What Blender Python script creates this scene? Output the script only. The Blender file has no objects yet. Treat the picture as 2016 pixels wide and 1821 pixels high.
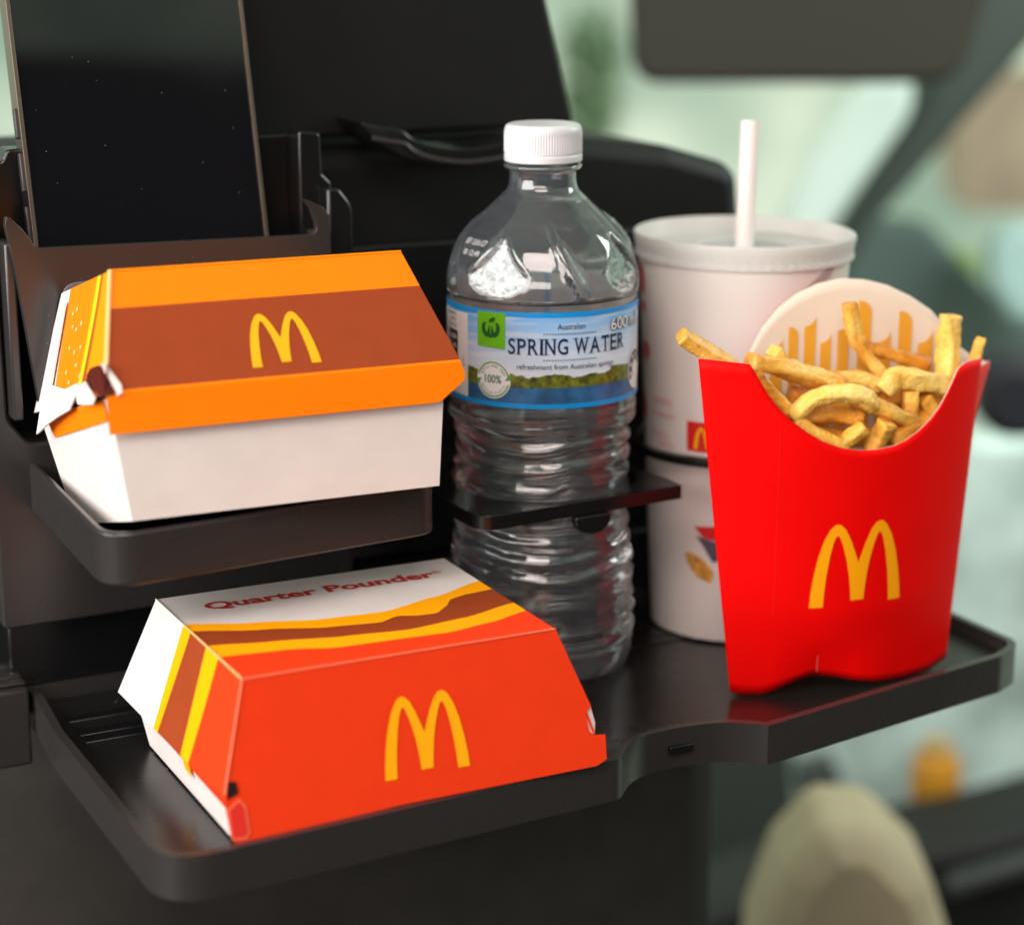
import bpy, bmesh, math, random
from mathutils import Vector, Matrix, noise
from mathutils.geometry import tessellate_polygon

random.seed(7)
SC = bpy.context.scene
COL = SC.collection
R = math.radians

# ------------------------------------------------------------------ camera
cam_d = bpy.data.cameras.new('camera')
cam = bpy.data.objects.new('camera', cam_d)
COL.objects.link(cam)
cam.location = (0, 0, 0.274)
cam.rotation_euler = (R(90 - 14.47), 0, 0)
cam_d.sensor_width = 36.0
cam_d.lens = 4300 / 2016 * 36.0
cam_d.clip_start = 0.01
cam_d.clip_end = 100
cam_d.dof.use_dof = True
cam_d.dof.focus_distance = 0.72
cam_d.dof.aperture_fstop = 5.4
SC.camera = cam

# ------------------------------------------------------------------ world and lamps
world = bpy.data.worlds.new('World')
SC.world = world
world.use_nodes = True
wn, wl = world.node_tree.nodes, world.node_tree.links
bg = wn['Background']
tc = wn.new('ShaderNodeTexCoord')
nz = wn.new('ShaderNodeTexNoise')
nz.inputs['Scale'].default_value = 13.0
nz.inputs['Detail'].default_value = 1.5
rp = wn.new('ShaderNodeValToRGB')
rp.color_ramp.elements[0].position = 0.38
rp.color_ramp.elements[0].color = (0.34, 0.48, 0.36, 1)
rp.color_ramp.elements[1].position = 0.62
rp.color_ramp.elements[1].color = (0.80, 0.93, 0.72, 1)
wl.new(tc.outputs['Generated'], nz.inputs['Vector'])
wl.new(nz.outputs['Fac'], rp.inputs['Fac'])
wl.new(rp.outputs['Color'], bg.inputs['Color'])
bg.inputs['Strength'].default_value = 0.95


def area(name, loc, target, sx, sy, power, color):
    d = bpy.data.lights.new(name, 'AREA')
    d.shape = 'RECTANGLE'
    d.size, d.size_y = sx, sy
    d.energy = power
    d.color = color
    o = bpy.data.objects.new(name, d)
    COL.objects.link(o)
    o.location = loc
    o.rotation_euler = (Vector(target) - Vector(loc)).to_track_quat('-Z', 'Y').to_euler()
    return o


# daylight through the side window on the left, with lamps added overhead and in front
area('left_window_light', (-1.00, 0.06, 0.42), (-0.06, 0.68, 0.02), 0.95, 0.72, 22.0, (1.0, 0.97, 0.95))
area('overhead_fill_light', (-0.12, -0.22, 0.99), (0.05, 0.72, 0.05), 0.80, 0.45, 10.0, (1.0, 0.85, 0.79))  # added overhead lamp without a window, lengthens the shade below the trays
area('rear_window_light', (-0.45, -1.10, 0.62), (0.02, 0.7, 0.06), 1.60, 0.42, 12.0, (1.0, 0.85, 0.80))
area('background_fill_light', (0.95, 1.15, 0.60), (0.30, 1.90, -0.15), 0.60, 0.40, 10.0, (0.93, 1.0, 0.96))  # added lamp that brightens the blurred things beyond the tray

SC.view_settings.view_transform = 'Standard'
SC.view_settings.look = 'None'
SC.view_settings.exposure = 0.0
SC.view_settings.gamma = 1.0
cy = SC.cycles
cy.max_bounces = 16
cy.transmission_bounces = 16
cy.transparent_max_bounces = 16
cy.glossy_bounces = 6
cy.diffuse_bounces = 4
cy.caustics_reflective = False
cy.caustics_refractive = True
cy.blur_glossy = 0.5
cy.sample_clamp_indirect = 6.0
cy.use_denoising = True

# ------------------------------------------------------------------ frame of the tray set
PSI = R(27)
P0 = Vector((-0.1656, 0.7261, 0.0))
U = Vector((math.cos(PSI), math.sin(PSI), 0))
V = Vector((-math.sin(PSI), math.cos(PSI), 0))


def Lw(u, v, z=0.0):
    return P0 + U * u + V * v + Vector((0, 0, z))


# ------------------------------------------------------------------ materials
def s2l(c):
    return tuple(((x / 255) / 12.92) if x / 255 <= 0.04045 else (((x / 255) + 0.055) / 1.055) ** 2.4 for x in c)


MATS = {}


def mat(name, color, rough=0.5, spec=0.5, var=0.0, vscale=60, bump=0.0, bscale=800, sss=0.0, metal=0.0,
        trans=0.0, ior=1.5, coat=0.0, rvar=0.0, emit=None):
    if name in MATS:
        return MATS[name]
    m = bpy.data.materials.new(name)
    m.use_nodes = True
    n, l = m.node_tree.nodes, m.node_tree.links
    b = n['Principled BSDF']
    b.inputs['Base Color'].default_value = (*color, 1)
    b.inputs['Roughness'].default_value = rough
    b.inputs['Specular IOR Level'].default_value = spec
    b.inputs['Metallic'].default_value = metal
    b.inputs['IOR'].default_value = ior
    b.inputs['Transmission Weight'].default_value = trans
    b.inputs['Coat Weight'].default_value = coat
    if sss:
        b.inputs['Subsurface Weight'].default_value = sss
        b.inputs['Subsurface Radius'].default_value = (0.004, 0.002, 0.001)
        b.inputs['Subsurface Scale'].default_value = 1.0
    if var or bump or rvar:
        t = n.new('ShaderNodeTexCoord')
    if var or rvar:
        z = n.new('ShaderNodeTexNoise')
        z.inputs['Scale'].default_value = vscale
        z.inputs['Detail'].default_value = 6
        l.new(t.outputs['Object'], z.inputs['Vector'])
    if var:
        r = n.new('ShaderNodeValToRGB')
        r.color_ramp.elements[0].position = 0.3
        r.color_ramp.elements[1].position = 0.7
        r.color_ramp.elements[0].color = (*[c * (1 - var) for c in color], 1)
        r.color_ramp.elements[1].color = (*[min(1, c * (1 + var)) for c in color], 1)
        l.new(z.outputs['Fac'], r.inputs['Fac'])
        l.new(r.outputs['Color'], b.inputs['Base Color'])
    if rvar:
        mr = n.new('ShaderNodeMapRange')
        mr.inputs['From Min'].default_value = 0.3
        mr.inputs['From Max'].default_value = 0.7
        mr.inputs['To Min'].default_value = max(0.02, rough - rvar)
        mr.inputs['To Max'].default_value = rough + rvar
        l.new(z.outputs['Fac'], mr.inputs['Value'])
        l.new(mr.outputs['Result'], b.inputs['Roughness'])
    if bump:
        z2 = n.new('ShaderNodeTexNoise')
        z2.inputs['Scale'].default_value = bscale
        z2.inputs['Detail'].default_value = 3
        l.new(t.outputs['Object'], z2.inputs['Vector'])
        bm = n.new('ShaderNodeBump')
        bm.inputs['Strength'].default_value = bump
        bm.inputs['Distance'].default_value = 0.0004
        l.new(z2.outputs['Fac'], bm.inputs['Height'])
        l.new(bm.outputs['Normal'], b.inputs['Normal'])
    if emit:
        b.inputs['Emission Color'].default_value = (*color, 1)
        b.inputs['Emission Strength'].default_value = emit
    MATS[name] = m
    return m


PLASTIC = mat('black_plastic', (0.010, 0.0095, 0.010), 0.36, 0.5, bump=0.12, bscale=2500, rvar=0.05, vscale=25)
GREYPL = mat('grey_black_plastic', (0.028, 0.025, 0.025), 0.27, 0.5, bump=0.12, bscale=2500, rvar=0.05, vscale=25)
SATIN = mat('satin_black_plastic', (0.006, 0.006, 0.0065), 0.24, 0.5, rvar=0.04, vscale=18)
LIGHTPL = mat('light_grey_plastic', (0.11, 0.11, 0.12), 0.5)
LEATHER = mat('black_leather', (0.008, 0.008, 0.0084), 0.5, 0.2, var=0.1, vscale=40, bump=0.35, bscale=900)
FABRIC = mat('grey_vinyl', (0.032, 0.0285, 0.026), 0.6, 0.2, var=0.12, vscale=60, bump=0.5, bscale=700)
SCREEN = mat('black_glass', (0.004, 0.004, 0.0055), 0.05, 0.5, rvar=0.035, vscale=22)
BRONZE = mat('bronze_metal', (0.26, 0.19, 0.16), 0.3, 0.5, metal=1.0)
DARKMETAL = mat('dark_metal', (0.05, 0.045, 0.045), 0.4, 0.5, metal=0.5)

CARDW = mat('white_card', (0.73, 0.655, 0.635), 0.5, 0.35, var=0.03, vscale=90, bump=0.5, bscale=55)
ORANGE = mat('orange_print', (0.96, 0.205, 0.002), 0.5, 0.12, var=0.02, vscale=90, bump=0.5, bscale=55)
AMBER = mat('amber_print', (0.95, 0.27, 0.003), 0.5, 0.12)
PEACH = mat('peach_edge', (0.95, 0.45, 0.17), 0.5, 0.3)
BROWN = mat('brown_print', (0.29, 0.048, 0.013), 0.5, 0.12, var=0.04, vscale=90, bump=0.5, bscale=55)
LIME = mat('lime_print', (0.55, 0.58, 0.01), 0.5, 0.3)
YELLOW = mat('yellow_print', (0.95, 0.37, 0.002), 0.5, 0.12)
VERM = mat('vermilion_print', (0.80, 0.042, 0.008), 0.5, 0.12, var=0.02, vscale=90, bump=0.5, bscale=55)
VERMEDGE = mat('vermilion_edge', (0.90, 0.16, 0.08), 0.5, 0.3)
DKRED = mat('dark_red_print', (0.50, 0.030, 0.022), 0.5, 0.12)
MAROON = mat('maroon_slot_shade', (0.075, 0.008, 0.004), 0.6, 0.2)
SLOTSHADE = mat('slot_shade', (0.012, 0.006, 0.005), 0.7, 0.2)
RED = mat('red_print', (0.80, 0.0015, 0.0012), 0.5, 0.10, var=0.03, vscale=60, bump=0.5, bscale=60)
CARDIN = mat('carton_inside', (0.80, 0.66, 0.56), 0.55, 0.3, var=0.03, vscale=60)
FRYPRINT = mat('fry_print', (0.78, 0.36, 0.03), 0.5, 0.3)
GOLD = mat('gold_print', (0.95, 0.40, 0.003), 0.42, 0.35)

CUPW = mat('cup_paper', (0.70, 0.645, 0.615), 0.42, 0.4, var=0.03, vscale=30)
CUPRED = mat('cup_red_print', (0.62, 0.012, 0.012), 0.45, 0.4)
CUPPINK = mat('cup_pink_print', (0.74, 0.30, 0.29), 0.45, 0.4)
CUPGREY = mat('cup_grey', (0.40, 0.30, 0.31), 0.45, 0.4)
STRAWM = mat('paper_straw', (0.82, 0.74, 0.72), 0.5, 0.4)
LIDM = mat('lid_plastic', (0.78, 0.76, 0.74), 0.30, 0.5, trans=0.35, ior=1.15)

CAPM = mat('cap_white', (0.62, 0.61, 0.65), 0.35, 0.5, sss=0.15)
LBLW = mat('label_white', (0.74, 0.76, 0.80), 0.32, 0.5)
LBLBAND = mat('label_blue', (0.004, 0.27, 0.70), 0.32, 0.5)
LBLGREEN = mat('label_green', (0.13, 0.45, 0.012), 0.32, 0.5)
LBLDKGREEN = mat('label_dark_green', (0.006, 0.10, 0.025), 0.32, 0.5)
LBLRING = mat('label_ring_green', (0.10, 0.30, 0.05), 0.32, 0.5)
LBLNAVY = mat('label_navy', (0.010, 0.018, 0.055), 0.32, 0.5)
LBLBLACK = mat('label_black', (0.012, 0.013, 0.018), 0.32, 0.5)
LBLINK = mat('date_ink', (0.60, 0.60, 0.62), 0.4)
HILL = mat('label_hills', (0.12, 0.135, 0.018), 0.32, 0.5, var=0.75, vscale=420)
LAKE = mat('label_lake', (0.030, 0.115, 0.27), 0.32, 0.5, var=0.35, vscale=200)


def sky_print():
    m = bpy.data.materials.new('label_sky')
    m.use_nodes = True
    n, l = m.node_tree.nodes, m.node_tree.links
    b = n['Principled BSDF']
    b.inputs['Roughness'].default_value = 0.32
    uv = n.new('ShaderNodeUVMap')
    sp = n.new('ShaderNodeSeparateXYZ')
    l.new(uv.outputs['UV'], sp.inputs['Vector'])
    r1 = n.new('ShaderNodeValToRGB')
    e = r1.color_ramp.elements
    e[0].position, e[0].color = 0.25, (0.60, 0.66, 0.76, 1)
    e[1].position, e[1].color = 0.55, (0.55, 0.66, 0.83, 1)
    x = e.new(0.97)
    x.color = (0.16, 0.42, 0.80, 1)
    l.new(sp.outputs['Y'], r1.inputs['Fac'])
    r2 = n.new('ShaderNodeValToRGB')
    e = r2.color_ramp.elements
    e[0].position, e[0].color = 0.0, (0.62, 0.62, 0.62, 1)
    e[1].position, e[1].color = 0.40, (0, 0, 0, 1)
    l.new(sp.outputs['X'], r2.inputs['Fac'])
    r3 = n.new('ShaderNodeMapRange')
    r3.inputs['From Min'].default_value = 0.35
    r3.inputs['From Max'].default_value = 0.8
    l.new(sp.outputs['Y'], r3.inputs['Value'])
    mu = n.new('ShaderNodeMath')
    mu.operation = 'MULTIPLY'
    l.new(r2.outputs['Color'], mu.inputs[0])
    l.new(r3.outputs['Result'], mu.inputs[1])
    nz = n.new('ShaderNodeTexNoise')
    nz.inputs['Scale'].default_value = 5
    nz.inputs['Detail'].default_value = 5
    mp = n.new('ShaderNodeMapping')
    mp.inputs['Scale'].default_value = (0.7, 3.0, 1)
    l.new(uv.outputs['UV'], mp.inputs['Vector'])
    l.new(mp.outputs['Vector'], nz.inputs['Vector'])
    mx = n.new('ShaderNodeMix')
    mx.data_type = 'RGBA'
    mx.inputs['B'].default_value = (0.10, 0.38, 0.80, 1)
    l.new(mu.outputs[0], mx.inputs['Factor'])
    l.new(r1.outputs['Color'], mx.inputs['A'])
    mx2 = n.new('ShaderNodeMix')
    mx2.data_type = 'RGBA'
    mx2.inputs['B'].default_value = (0.74, 0.77, 0.82, 1)
    mr = n.new('ShaderNodeMapRange')
    mr.inputs['From Min'].default_value = 0.48
    mr.inputs['From Max'].default_value = 0.75
    mr.inputs['To Max'].default_value = 0.75
    l.new(nz.outputs['Fac'], mr.inputs['Value'])
    l.new(mr.outputs['Result'], mx2.inputs['Factor'])
    l.new(mx.outputs['Result'], mx2.inputs['A'])
    cmp_ = n.new('ShaderNodeMath')
    cmp_.operation = 'ABSOLUTE'
    ad = n.new('ShaderNodeMath')
    ad.operation = 'SUBTRACT'
    ad.inputs[1].default_value = 0.37
    l.new(sp.outputs['X'], ad.inputs[0])
    l.new(ad.outputs[0], cmp_.inputs[0])
    gt = n.new('ShaderNodeMath')
    gt.operation = 'GREATER_THAN'
    gt.inputs[1].default_value = 0.72
    l.new(cmp_.outputs[0], gt.inputs[0])
    mx3 = n.new('ShaderNodeMix')
    mx3.data_type = 'RGBA'
    mx3.inputs['B'].default_value = (0.78, 0.72, 0.70, 1)
    l.new(gt.outputs[0], mx3.inputs['Factor'])
    l.new(mx2.outputs['Result'], mx3.inputs['A'])
    l.new(mx3.outputs['Result'], b.inputs['Base Color'])
    return m


LBLSKY = sky_print()


def glass(name, ior, rough=0.0, color=(1, 1, 1)):
    m = bpy.data.materials.new(name)
    m.use_nodes = True
    n, l = m.node_tree.nodes, m.node_tree.links
    b = n['Principled BSDF']
    b.inputs['Base Color'].default_value = (*color, 1)
    b.inputs['Roughness'].default_value = rough
    b.inputs['IOR'].default_value = ior
    b.inputs['Transmission Weight'].default_value = 1.0
    return m


PET = glass('clear_plastic', 1.55, 0.0, (0.985, 0.99, 0.995))
_n, _l = PET.node_tree.nodes, PET.node_tree.links
_d = _n.new('ShaderNodeBsdfDiffuse')
_d.inputs['Color'].default_value = (0.74, 0.84, 0.98, 1)
_m = _n.new('ShaderNodeMixShader')
_m.inputs['Fac'].default_value = 0.03
_l.new(_n['Principled BSDF'].outputs['BSDF'], _m.inputs[1])
_l.new(_d.outputs['BSDF'], _m.inputs[2])
_l.new(_m.outputs['Shader'], _n['Material Output'].inputs['Surface'])
WATER = glass('water', 1.333, 0.0, (0.99, 0.995, 1.0))


def fry_mat(name, c0, c1, c2):
    m = bpy.data.materials.new(name)
    m.use_nodes = True
    n, l = m.node_tree.nodes, m.node_tree.links
    b = n['Principled BSDF']
    t = n.new('ShaderNodeTexCoord')
    z = n.new('ShaderNodeTexNoise')
    z.inputs['Scale'].default_value = 95
    z.inputs['Detail'].default_value = 7
    z.inputs['Roughness'].default_value = 0.62
    l.new(t.outputs['Object'], z.inputs['Vector'])
    r = n.new('ShaderNodeValToRGB')
    e = r.color_ramp.elements
    e[0].position, e[0].color = 0.28, (*c0, 1)
    e[1].position, e[1].color = 0.72, (*c2, 1)
    x = e.new(0.5)
    x.color = (*c1, 1)
    l.new(z.outputs['Fac'], r.inputs['Fac'])
    at = n.new('ShaderNodeAttribute')
    at.attribute_name = 'crust'
    z3 = n.new('ShaderNodeTexNoise')
    z3.inputs['Scale'].default_value = 160
    z3.inputs['Detail'].default_value = 4
    l.new(t.outputs['Object'], z3.inputs['Vector'])
    mr3 = n.new('ShaderNodeMapRange')
    mr3.inputs['From Min'].default_value = 0.38
    mr3.inputs['From Max'].default_value = 0.68
    l.new(z3.outputs['Fac'], mr3.inputs['Value'])
    mu3 = n.new('ShaderNodeMath')
    mu3.operation = 'MULTIPLY'
    l.new(at.outputs['Fac'], mu3.inputs[0])
    l.new(mr3.outputs['Result'], mu3.inputs[1])
    mx3 = n.new('ShaderNodeMix')
    mx3.data_type = 'RGBA'
    mx3.inputs['B'].default_value = (c0[0] * 0.72, c0[1] * 0.60, c0[2] * 0.5, 1)
    l.new(mu3.outputs[0], mx3.inputs['Factor'])
    l.new(r.outputs['Color'], mx3.inputs['A'])
    l.new(mx3.outputs['Result'], b.inputs['Base Color'])
    b.inputs['Roughness'].default_value = 0.36
    b.inputs['Subsurface Weight'].default_value = 0.25
    b.inputs['Subsurface Radius'].default_value = (0.004, 0.002, 0.0007)
    b.inputs['Subsurface Scale'].default_value = 0.8
    z2 = n.new('ShaderNodeTexNoise')
    z2.inputs['Scale'].default_value = 650
    z2.inputs['Detail'].default_value = 5
    l.new(t.outputs['Object'], z2.inputs['Vector'])
    bm = n.new('ShaderNodeBump')
    bm.inputs['Strength'].default_value = 0.85
    bm.inputs['Distance'].default_value = 0.0007
    l.new(z2.outputs['Fac'], bm.inputs['Height'])
    l.new(bm.outputs['Normal'], b.inputs['Normal'])
    return m


FRY_A = fry_mat('fry_golden', (0.62, 0.25, 0.020), (0.88, 0.47, 0.075), (0.97, 0.66, 0.20))
FRY_B = fry_mat('fry_pale', (0.76, 0.42, 0.06), (0.93, 0.61, 0.14), (0.97, 0.74, 0.27))
FRY_C = fry_mat('fry_brown', (0.50, 0.16, 0.010), (0.76, 0.32, 0.035), (0.90, 0.48, 0.08))


# ------------------------------------------------------------------ object helpers
def thing(name, label, cat, loc=(0, 0, 0), yaw=0.0, group=None, M=None):
    o = bpy.data.objects.new(name, None)
    COL.objects.link(o)
    o.empty_display_size = 0.02
    if M is not None:
        o.matrix_world = M
    else:
        o.location = loc
        o.rotation_euler = (0, 0, yaw)
    tag(o, label, cat, group)
    return o


def tag(o, label=None, cat=None, group=None, kind=None):
    if label:
        o['label'] = label
    if cat:
        o['category'] = cat
    if group:
        o['group'] = group
    if kind:
        o['kind'] = kind
    return o


def mesh(name, verts, faces, mats, parent=None, fm=None, smooth=False, bevel=0.0, seg=2, sharp=None, label=None, centre=None):
    me = bpy.data.meshes.new(name)
    me.from_pydata([tuple(v) for v in verts], [], faces)
    if not isinstance(mats, (list, tuple)):
        mats = [mats]
    for m in mats:
        me.materials.append(m)
    if fm:
        for p, i in zip(me.polygons, fm):
            p.material_index = i
    bm = bmesh.new()
    bm.from_mesh(me)
    if centre is None:
        bmesh.ops.recalc_face_normals(bm, faces=bm.faces)
    else:
        c0 = Vector(centre)
        for q in bm.faces:
            q.normal_update()
            if q.normal.dot(q.calc_center_median() - c0) < 0:
                q.normal_flip()
    bm.to_mesh(me)
    bm.free()
    if smooth:
        for p in me.polygons:
            p.use_smooth = True
        if sharp:
            me.set_sharp_from_angle(angle=R(sharp))
    me.update()
    o = bpy.data.objects.new(name, me)
    COL.objects.link(o)
    if parent is not None:
        o.parent = parent
    if bevel:
        b = o.modifiers.new('bevel', 'BEVEL')
        b.width = bevel
        b.segments = seg
        b.limit_method = 'ANGLE'
        b.angle_limit = R(35)
        b.harden_normals = False
        for p in me.polygons:
            p.use_smooth = True
        me.set_sharp_from_angle(angle=R(40))
    if label:
        o['label'] = label
    return o


def fillet(pts, n=7):
    """pts: (x, y, radius); returns an outline with rounded corners"""
    out = []
    N = len(pts)
    for i in range(N):
        p = Vector(pts[i][:2])
        r = pts[i][2] if len(pts[i]) > 2 else 0
        if r <= 0:
            out.append(tuple(p))
            continue
        a = (Vector(pts[i - 1][:2]) - p)
        b = (Vector(pts[(i + 1) % N][:2]) - p)
        la, lb = a.length, b.length
        a.normalize()
        b.normalize()
        ang = a.angle(b)
        t = min(r / math.tan(ang / 2), la * 0.49, lb * 0.49)
        p1, p2 = p + a * t, p + b * t
        for k in range(n + 1):
            s = k / n
            q = p1 * (1 - s) ** 2 + p * 2 * s * (1 - s) + p2 * s * s
            out.append(tuple(q))
    return out


def offset(poly, d):
    """inward offset of a counter-clockwise outline"""
    N = len(poly)
    area2 = sum(poly[i][0] * poly[(i + 1) % N][1] - poly[(i + 1) % N][0] * poly[i][1] for i in range(N))
    sg = 1 if area2 > 0 else -1
    out = []
    for i in range(N):
        a, p, b = Vector(poly[i - 1]), Vector(poly[i]), Vector(poly[(i + 1) % N])
        e1, e2 = (p - a), (b - p)
        if e1.length < 1e-9 or e2.length < 1e-9:
            e1 = e2 = (b - a)
        e1.normalize()
        e2.normalize()
        n1, n2 = Vector((-e1.y, e1.x)), Vector((-e2.y, e2.x))
        m = n1 + n2
        if m.length < 1e-6:
            m = n1
        m.normalize()
        k = d / max(0.4, m.dot(n1))
        out.append(tuple(p + m * k * sg))
    return out


def prism_data(loops, z0, z1, plane='xy'):
    """extrude an outline (first loop) with holes (other loops)"""
    flat = []
    idx = []
    for lp in loops:
        idx.append((len(flat), len(lp)))
        flat += [Vector((p[0], p[1], 0)) for p in lp]
    tris = tessellate_polygon([[Vector((p[0], p[1], 0)) for p in lp] for lp in loops])
    n = len(flat)

    def T(p, z):
        if plane == 'xy':
            return (p[0], p[1], z)
        if plane == 'xz':
            return (p[0], z, p[1])
        return (z, p[0], p[1])

    verts = [T(p, z0) for p in flat] + [T(p, z1) for p in flat]
    faces = []
    if len(loops) == 1:
        faces += [tuple(range(n)), tuple(range(2 * n - 1, n - 1, -1))]
    else:
        faces += [tuple(t) for t in tris] + [tuple(i + n for i in reversed(t)) for t in tris]
    for s, c in idx:
        for i in range(c):
            a, b = s + i, s + (i + 1) % c
            faces.append((a, b, b + n, a + n))
    return verts, faces


def prism(name, loops, z0, z1, m, parent, plane='xy', bevel=0.0, seg=2, label=None):
    if not isinstance(loops[0][0], (tuple, list, Vector)):
        loops = [loops]
    v, f = prism_data(loops, z0, z1, plane)
    return mesh(name, v, f, m, parent, bevel=bevel, seg=seg, label=label)


def wall_ring(name, outer, inner, z0, z1, m, parent, bevel=0.0):
    n = len(outer)
    v = [(p[0], p[1], z0) for p in outer] + [(p[0], p[1], z1) for p in outer] + \
        [(p[0], p[1], z0) for p in inner] + [(p[0], p[1], z1) for p in inner]
    f = []
    for i in range(n):
        j = (i + 1) % n
        f += [(i, j, n + j, n + i), (2 * n + i, 3 * n + i, 3 * n + j, 2 * n + j),
              (n + i, n + j, 3 * n + j, 3 * n + i), (i, 2 * n + i, 2 * n + j, j)]
    return mesh(name, v, f, m, parent, bevel=bevel)


def box_data(x0, x1, y0, y1, z0, z1):
    v = [(x, y, z) for z in (z0, z1) for y in (y0, y1) for x in (x0, x1)]
    f = [(0, 2, 3, 1), (4, 5, 7, 6), (0, 1, 5, 4), (2, 6, 7, 3), (0, 4, 6, 2), (1, 3, 7, 5)]
    return v, f


def boxo(name, x0, x1, y0, y1, z0, z1, m, parent, bevel=0.001, label=None):
    v, f = box_data(x0, x1, y0, y1, z0, z1)
    return mesh(name, v, f, m, parent, bevel=bevel, label=label)


def lathe(name, prof, m, parent, n=96, rfun=None, smooth=True, sharp=40, close_bottom=False, close_top=False, label=None):
    v, f = [], []
    for (r, z) in prof:
        for k in range(n):
            a = 2 * math.pi * k / n
            rr = rfun(r, z, a) if rfun else r
            v.append((rr * math.cos(a), rr * math.sin(a), z))
    for i in range(len(prof) - 1):
        for k in range(n):
            j = (k + 1) % n
            f.append((i * n + k, i * n + j, (i + 1) * n + j, (i + 1) * n + k))
    if close_bottom:
        f.append(tuple(range(n - 1, -1, -1)))
    if close_top:
        b = (len(prof) - 1) * n
        f.append(tuple(range(b, b + n)))
    return mesh(name, v, f, m, parent, smooth=smooth, sharp=sharp, label=label)


def lerp(a, b, t):
    return a + (b - a) * t


def curve_at(pts, x):
    if x <= pts[0][0]:
        return pts[0][1]
    for (x0, y0), (x1, y1) in zip(pts, pts[1:]):
        if x <= x1:
            t = (x - x0) / (x1 - x0)
            t = t * t * (3 - 2 * t) * 0.5 + t * 0.5
            return y0 + (y1 - y0) * t
    return pts[-1][1]


# flat print: a list of (verts2d, faces) turned into a thin skin laid on a surface through fn(x, y) -> point
def poly2d(loop, holes=()):
    loops = [loop] + list(holes)
    flat = [p for lp in loops for p in lp]
    tr = tessellate_polygon([[Vector((p[0], p[1], 0)) for p in lp] for lp in loops])
    return flat, [tuple(t) for t in tr]


def merge2d(parts):
    v, f = [], []
    for pv, pf in parts:
        o = len(v)
        v += list(pv)
        f += [tuple(i + o for i in t) for t in pf]
    return v, f


def text2d(s, size, align='CENTER', bold=0.0, sx=1.0, space=1.0):
    cu = bpy.data.curves.new('lettering', 'FONT')
    cu.body = s
    cu.size = size
    cu.align_x = align
    cu.align_y = 'BOTTOM_BASELINE' if False else 'BOTTOM'
    cu.offset = bold
    cu.space_character = space
    cu.resolution_u = 4
    o = bpy.data.objects.new('lettering', cu)
    COL.objects.link(o)
    dg = bpy.context.evaluated_depsgraph_get()
    me = bpy.data.meshes.new_from_object(o.evaluated_get(dg))
    v = [(p.co.x * sx, p.co.y) for p in me.vertices]
    f = [tuple(p.vertices) for p in me.polygons]
    bpy.data.objects.remove(o)
    bpy.data.curves.remove(cu)
    bpy.data.meshes.remove(me)
    if s.strip() and v:
        y0 = min(p[1] for p in v)
        # put the baseline of the capitals at 0
        if not any(c in s for c in 'gjpqyQ,'):
            v = [(x, y - y0) for x, y in v]
    return v, f


def fit_text(s, width, height, bold=0.0, base_desc=False):
    v, f = text2d(s, 1.0, 'LEFT', bold)
    x0, x1 = min(p[0] for p in v), max(p[0] for p in v)
    y0, y1 = min(p[1] for p in v), max(p[1] for p in v)
    return [((p[0] - x0) / (x1 - x0) * width - width / 2, (p[1] - y0) / (y1 - y0) * height) for p in v], f


def skin(name, vf, fn, m, parent, cuts=None, label=None):
    v, f = vf
    bm = bmesh.new()
    vs = [bm.verts.new((p[0], p[1], 0)) for p in v]
    for t in f:
        try:
            bm.faces.new([vs[i] for i in t])
        except ValueError:
            pass
    if cuts:
        x0, x1, step = cuts
        x = x0
        while x < x1:
            bmesh.ops.bisect_plane(bm, geom=bm.verts[:] + bm.edges[:] + bm.faces[:], plane_co=(x, 0, 0), plane_no=(1, 0, 0))
            x += step
    for q in bm.verts:
        q.co = fn(q.co.x, q.co.y)
    me = bpy.data.meshes.new(name)
    bm.to_mesh(me)
    bm.free()
    me.materials.append(m)
    o = bpy.data.objects.new(name, me)
    COL.objects.link(o)
    o.parent = parent
    if label:
        o['label'] = label
    return o


def arches(w=1.0, h=0.85, n=1):
    """the double-arch M, w wide and h tall, with its lower left corner at 0,0"""
    outer = [(0, 0), (0.012, .15), (0.035, .32), (0.075, .52), (0.13, .69), (0.19, .80), (0.235, .842), (0.27, .85),
             (0.31, .835), (0.36, .78), (0.41, .68), (0.455, .565), (0.5, .44)]
    inner = [(0.14, 0), (0.148, .15), (0.165, .32), (0.195, .52), (0.225, .65), (0.25, .715), (0.272, .735),
             (0.295, .71), (0.33, .62), (0.37, .48), (0.40, .33), (0.42, .18), (0.43, .05)]
    L = outer + [(0.5, 0.05)] + inner[::-1]
    sx, sy = w, h / 0.85
    left = [(x * sx, y * sy) for x, y in L]
    right = [((1 - x) * sx, y * sy) for x, y in L][::-1]
    return merge2d([poly2d(left), poly2d(right)])


def smooth_closed(pts, n=4):
    """Catmull-Rom through an open list"""
    out = []
    P = [Vector((*p, 0)[:3]) if len(p) == 2 else Vector(p) for p in pts]
    for i in range(len(P) - 1):
        p0, p1, p2, p3 = P[max(i - 1, 0)], P[i], P[i + 1], P[min(i + 2, len(P) - 1)]
        for k in range(n):
            t = k / n
            out.append(0.5 * ((2 * p1) + (p2 - p0) * t + (2 * p0 - 5 * p1 + 4 * p2 - p3) * t * t + (3 * p1 - p0 - 3 * p2 + p3) * t ** 3))
    out.append(P[-1])
    return out


def circle2d(cx, cy_, rx, ry=None, n=32):
    ry = rx if ry is None else ry
    return [(cx + rx * math.cos(2 * math.pi * k / n), cy_ + ry * math.sin(2 * math.pi * k / n)) for k in range(n)]


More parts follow.
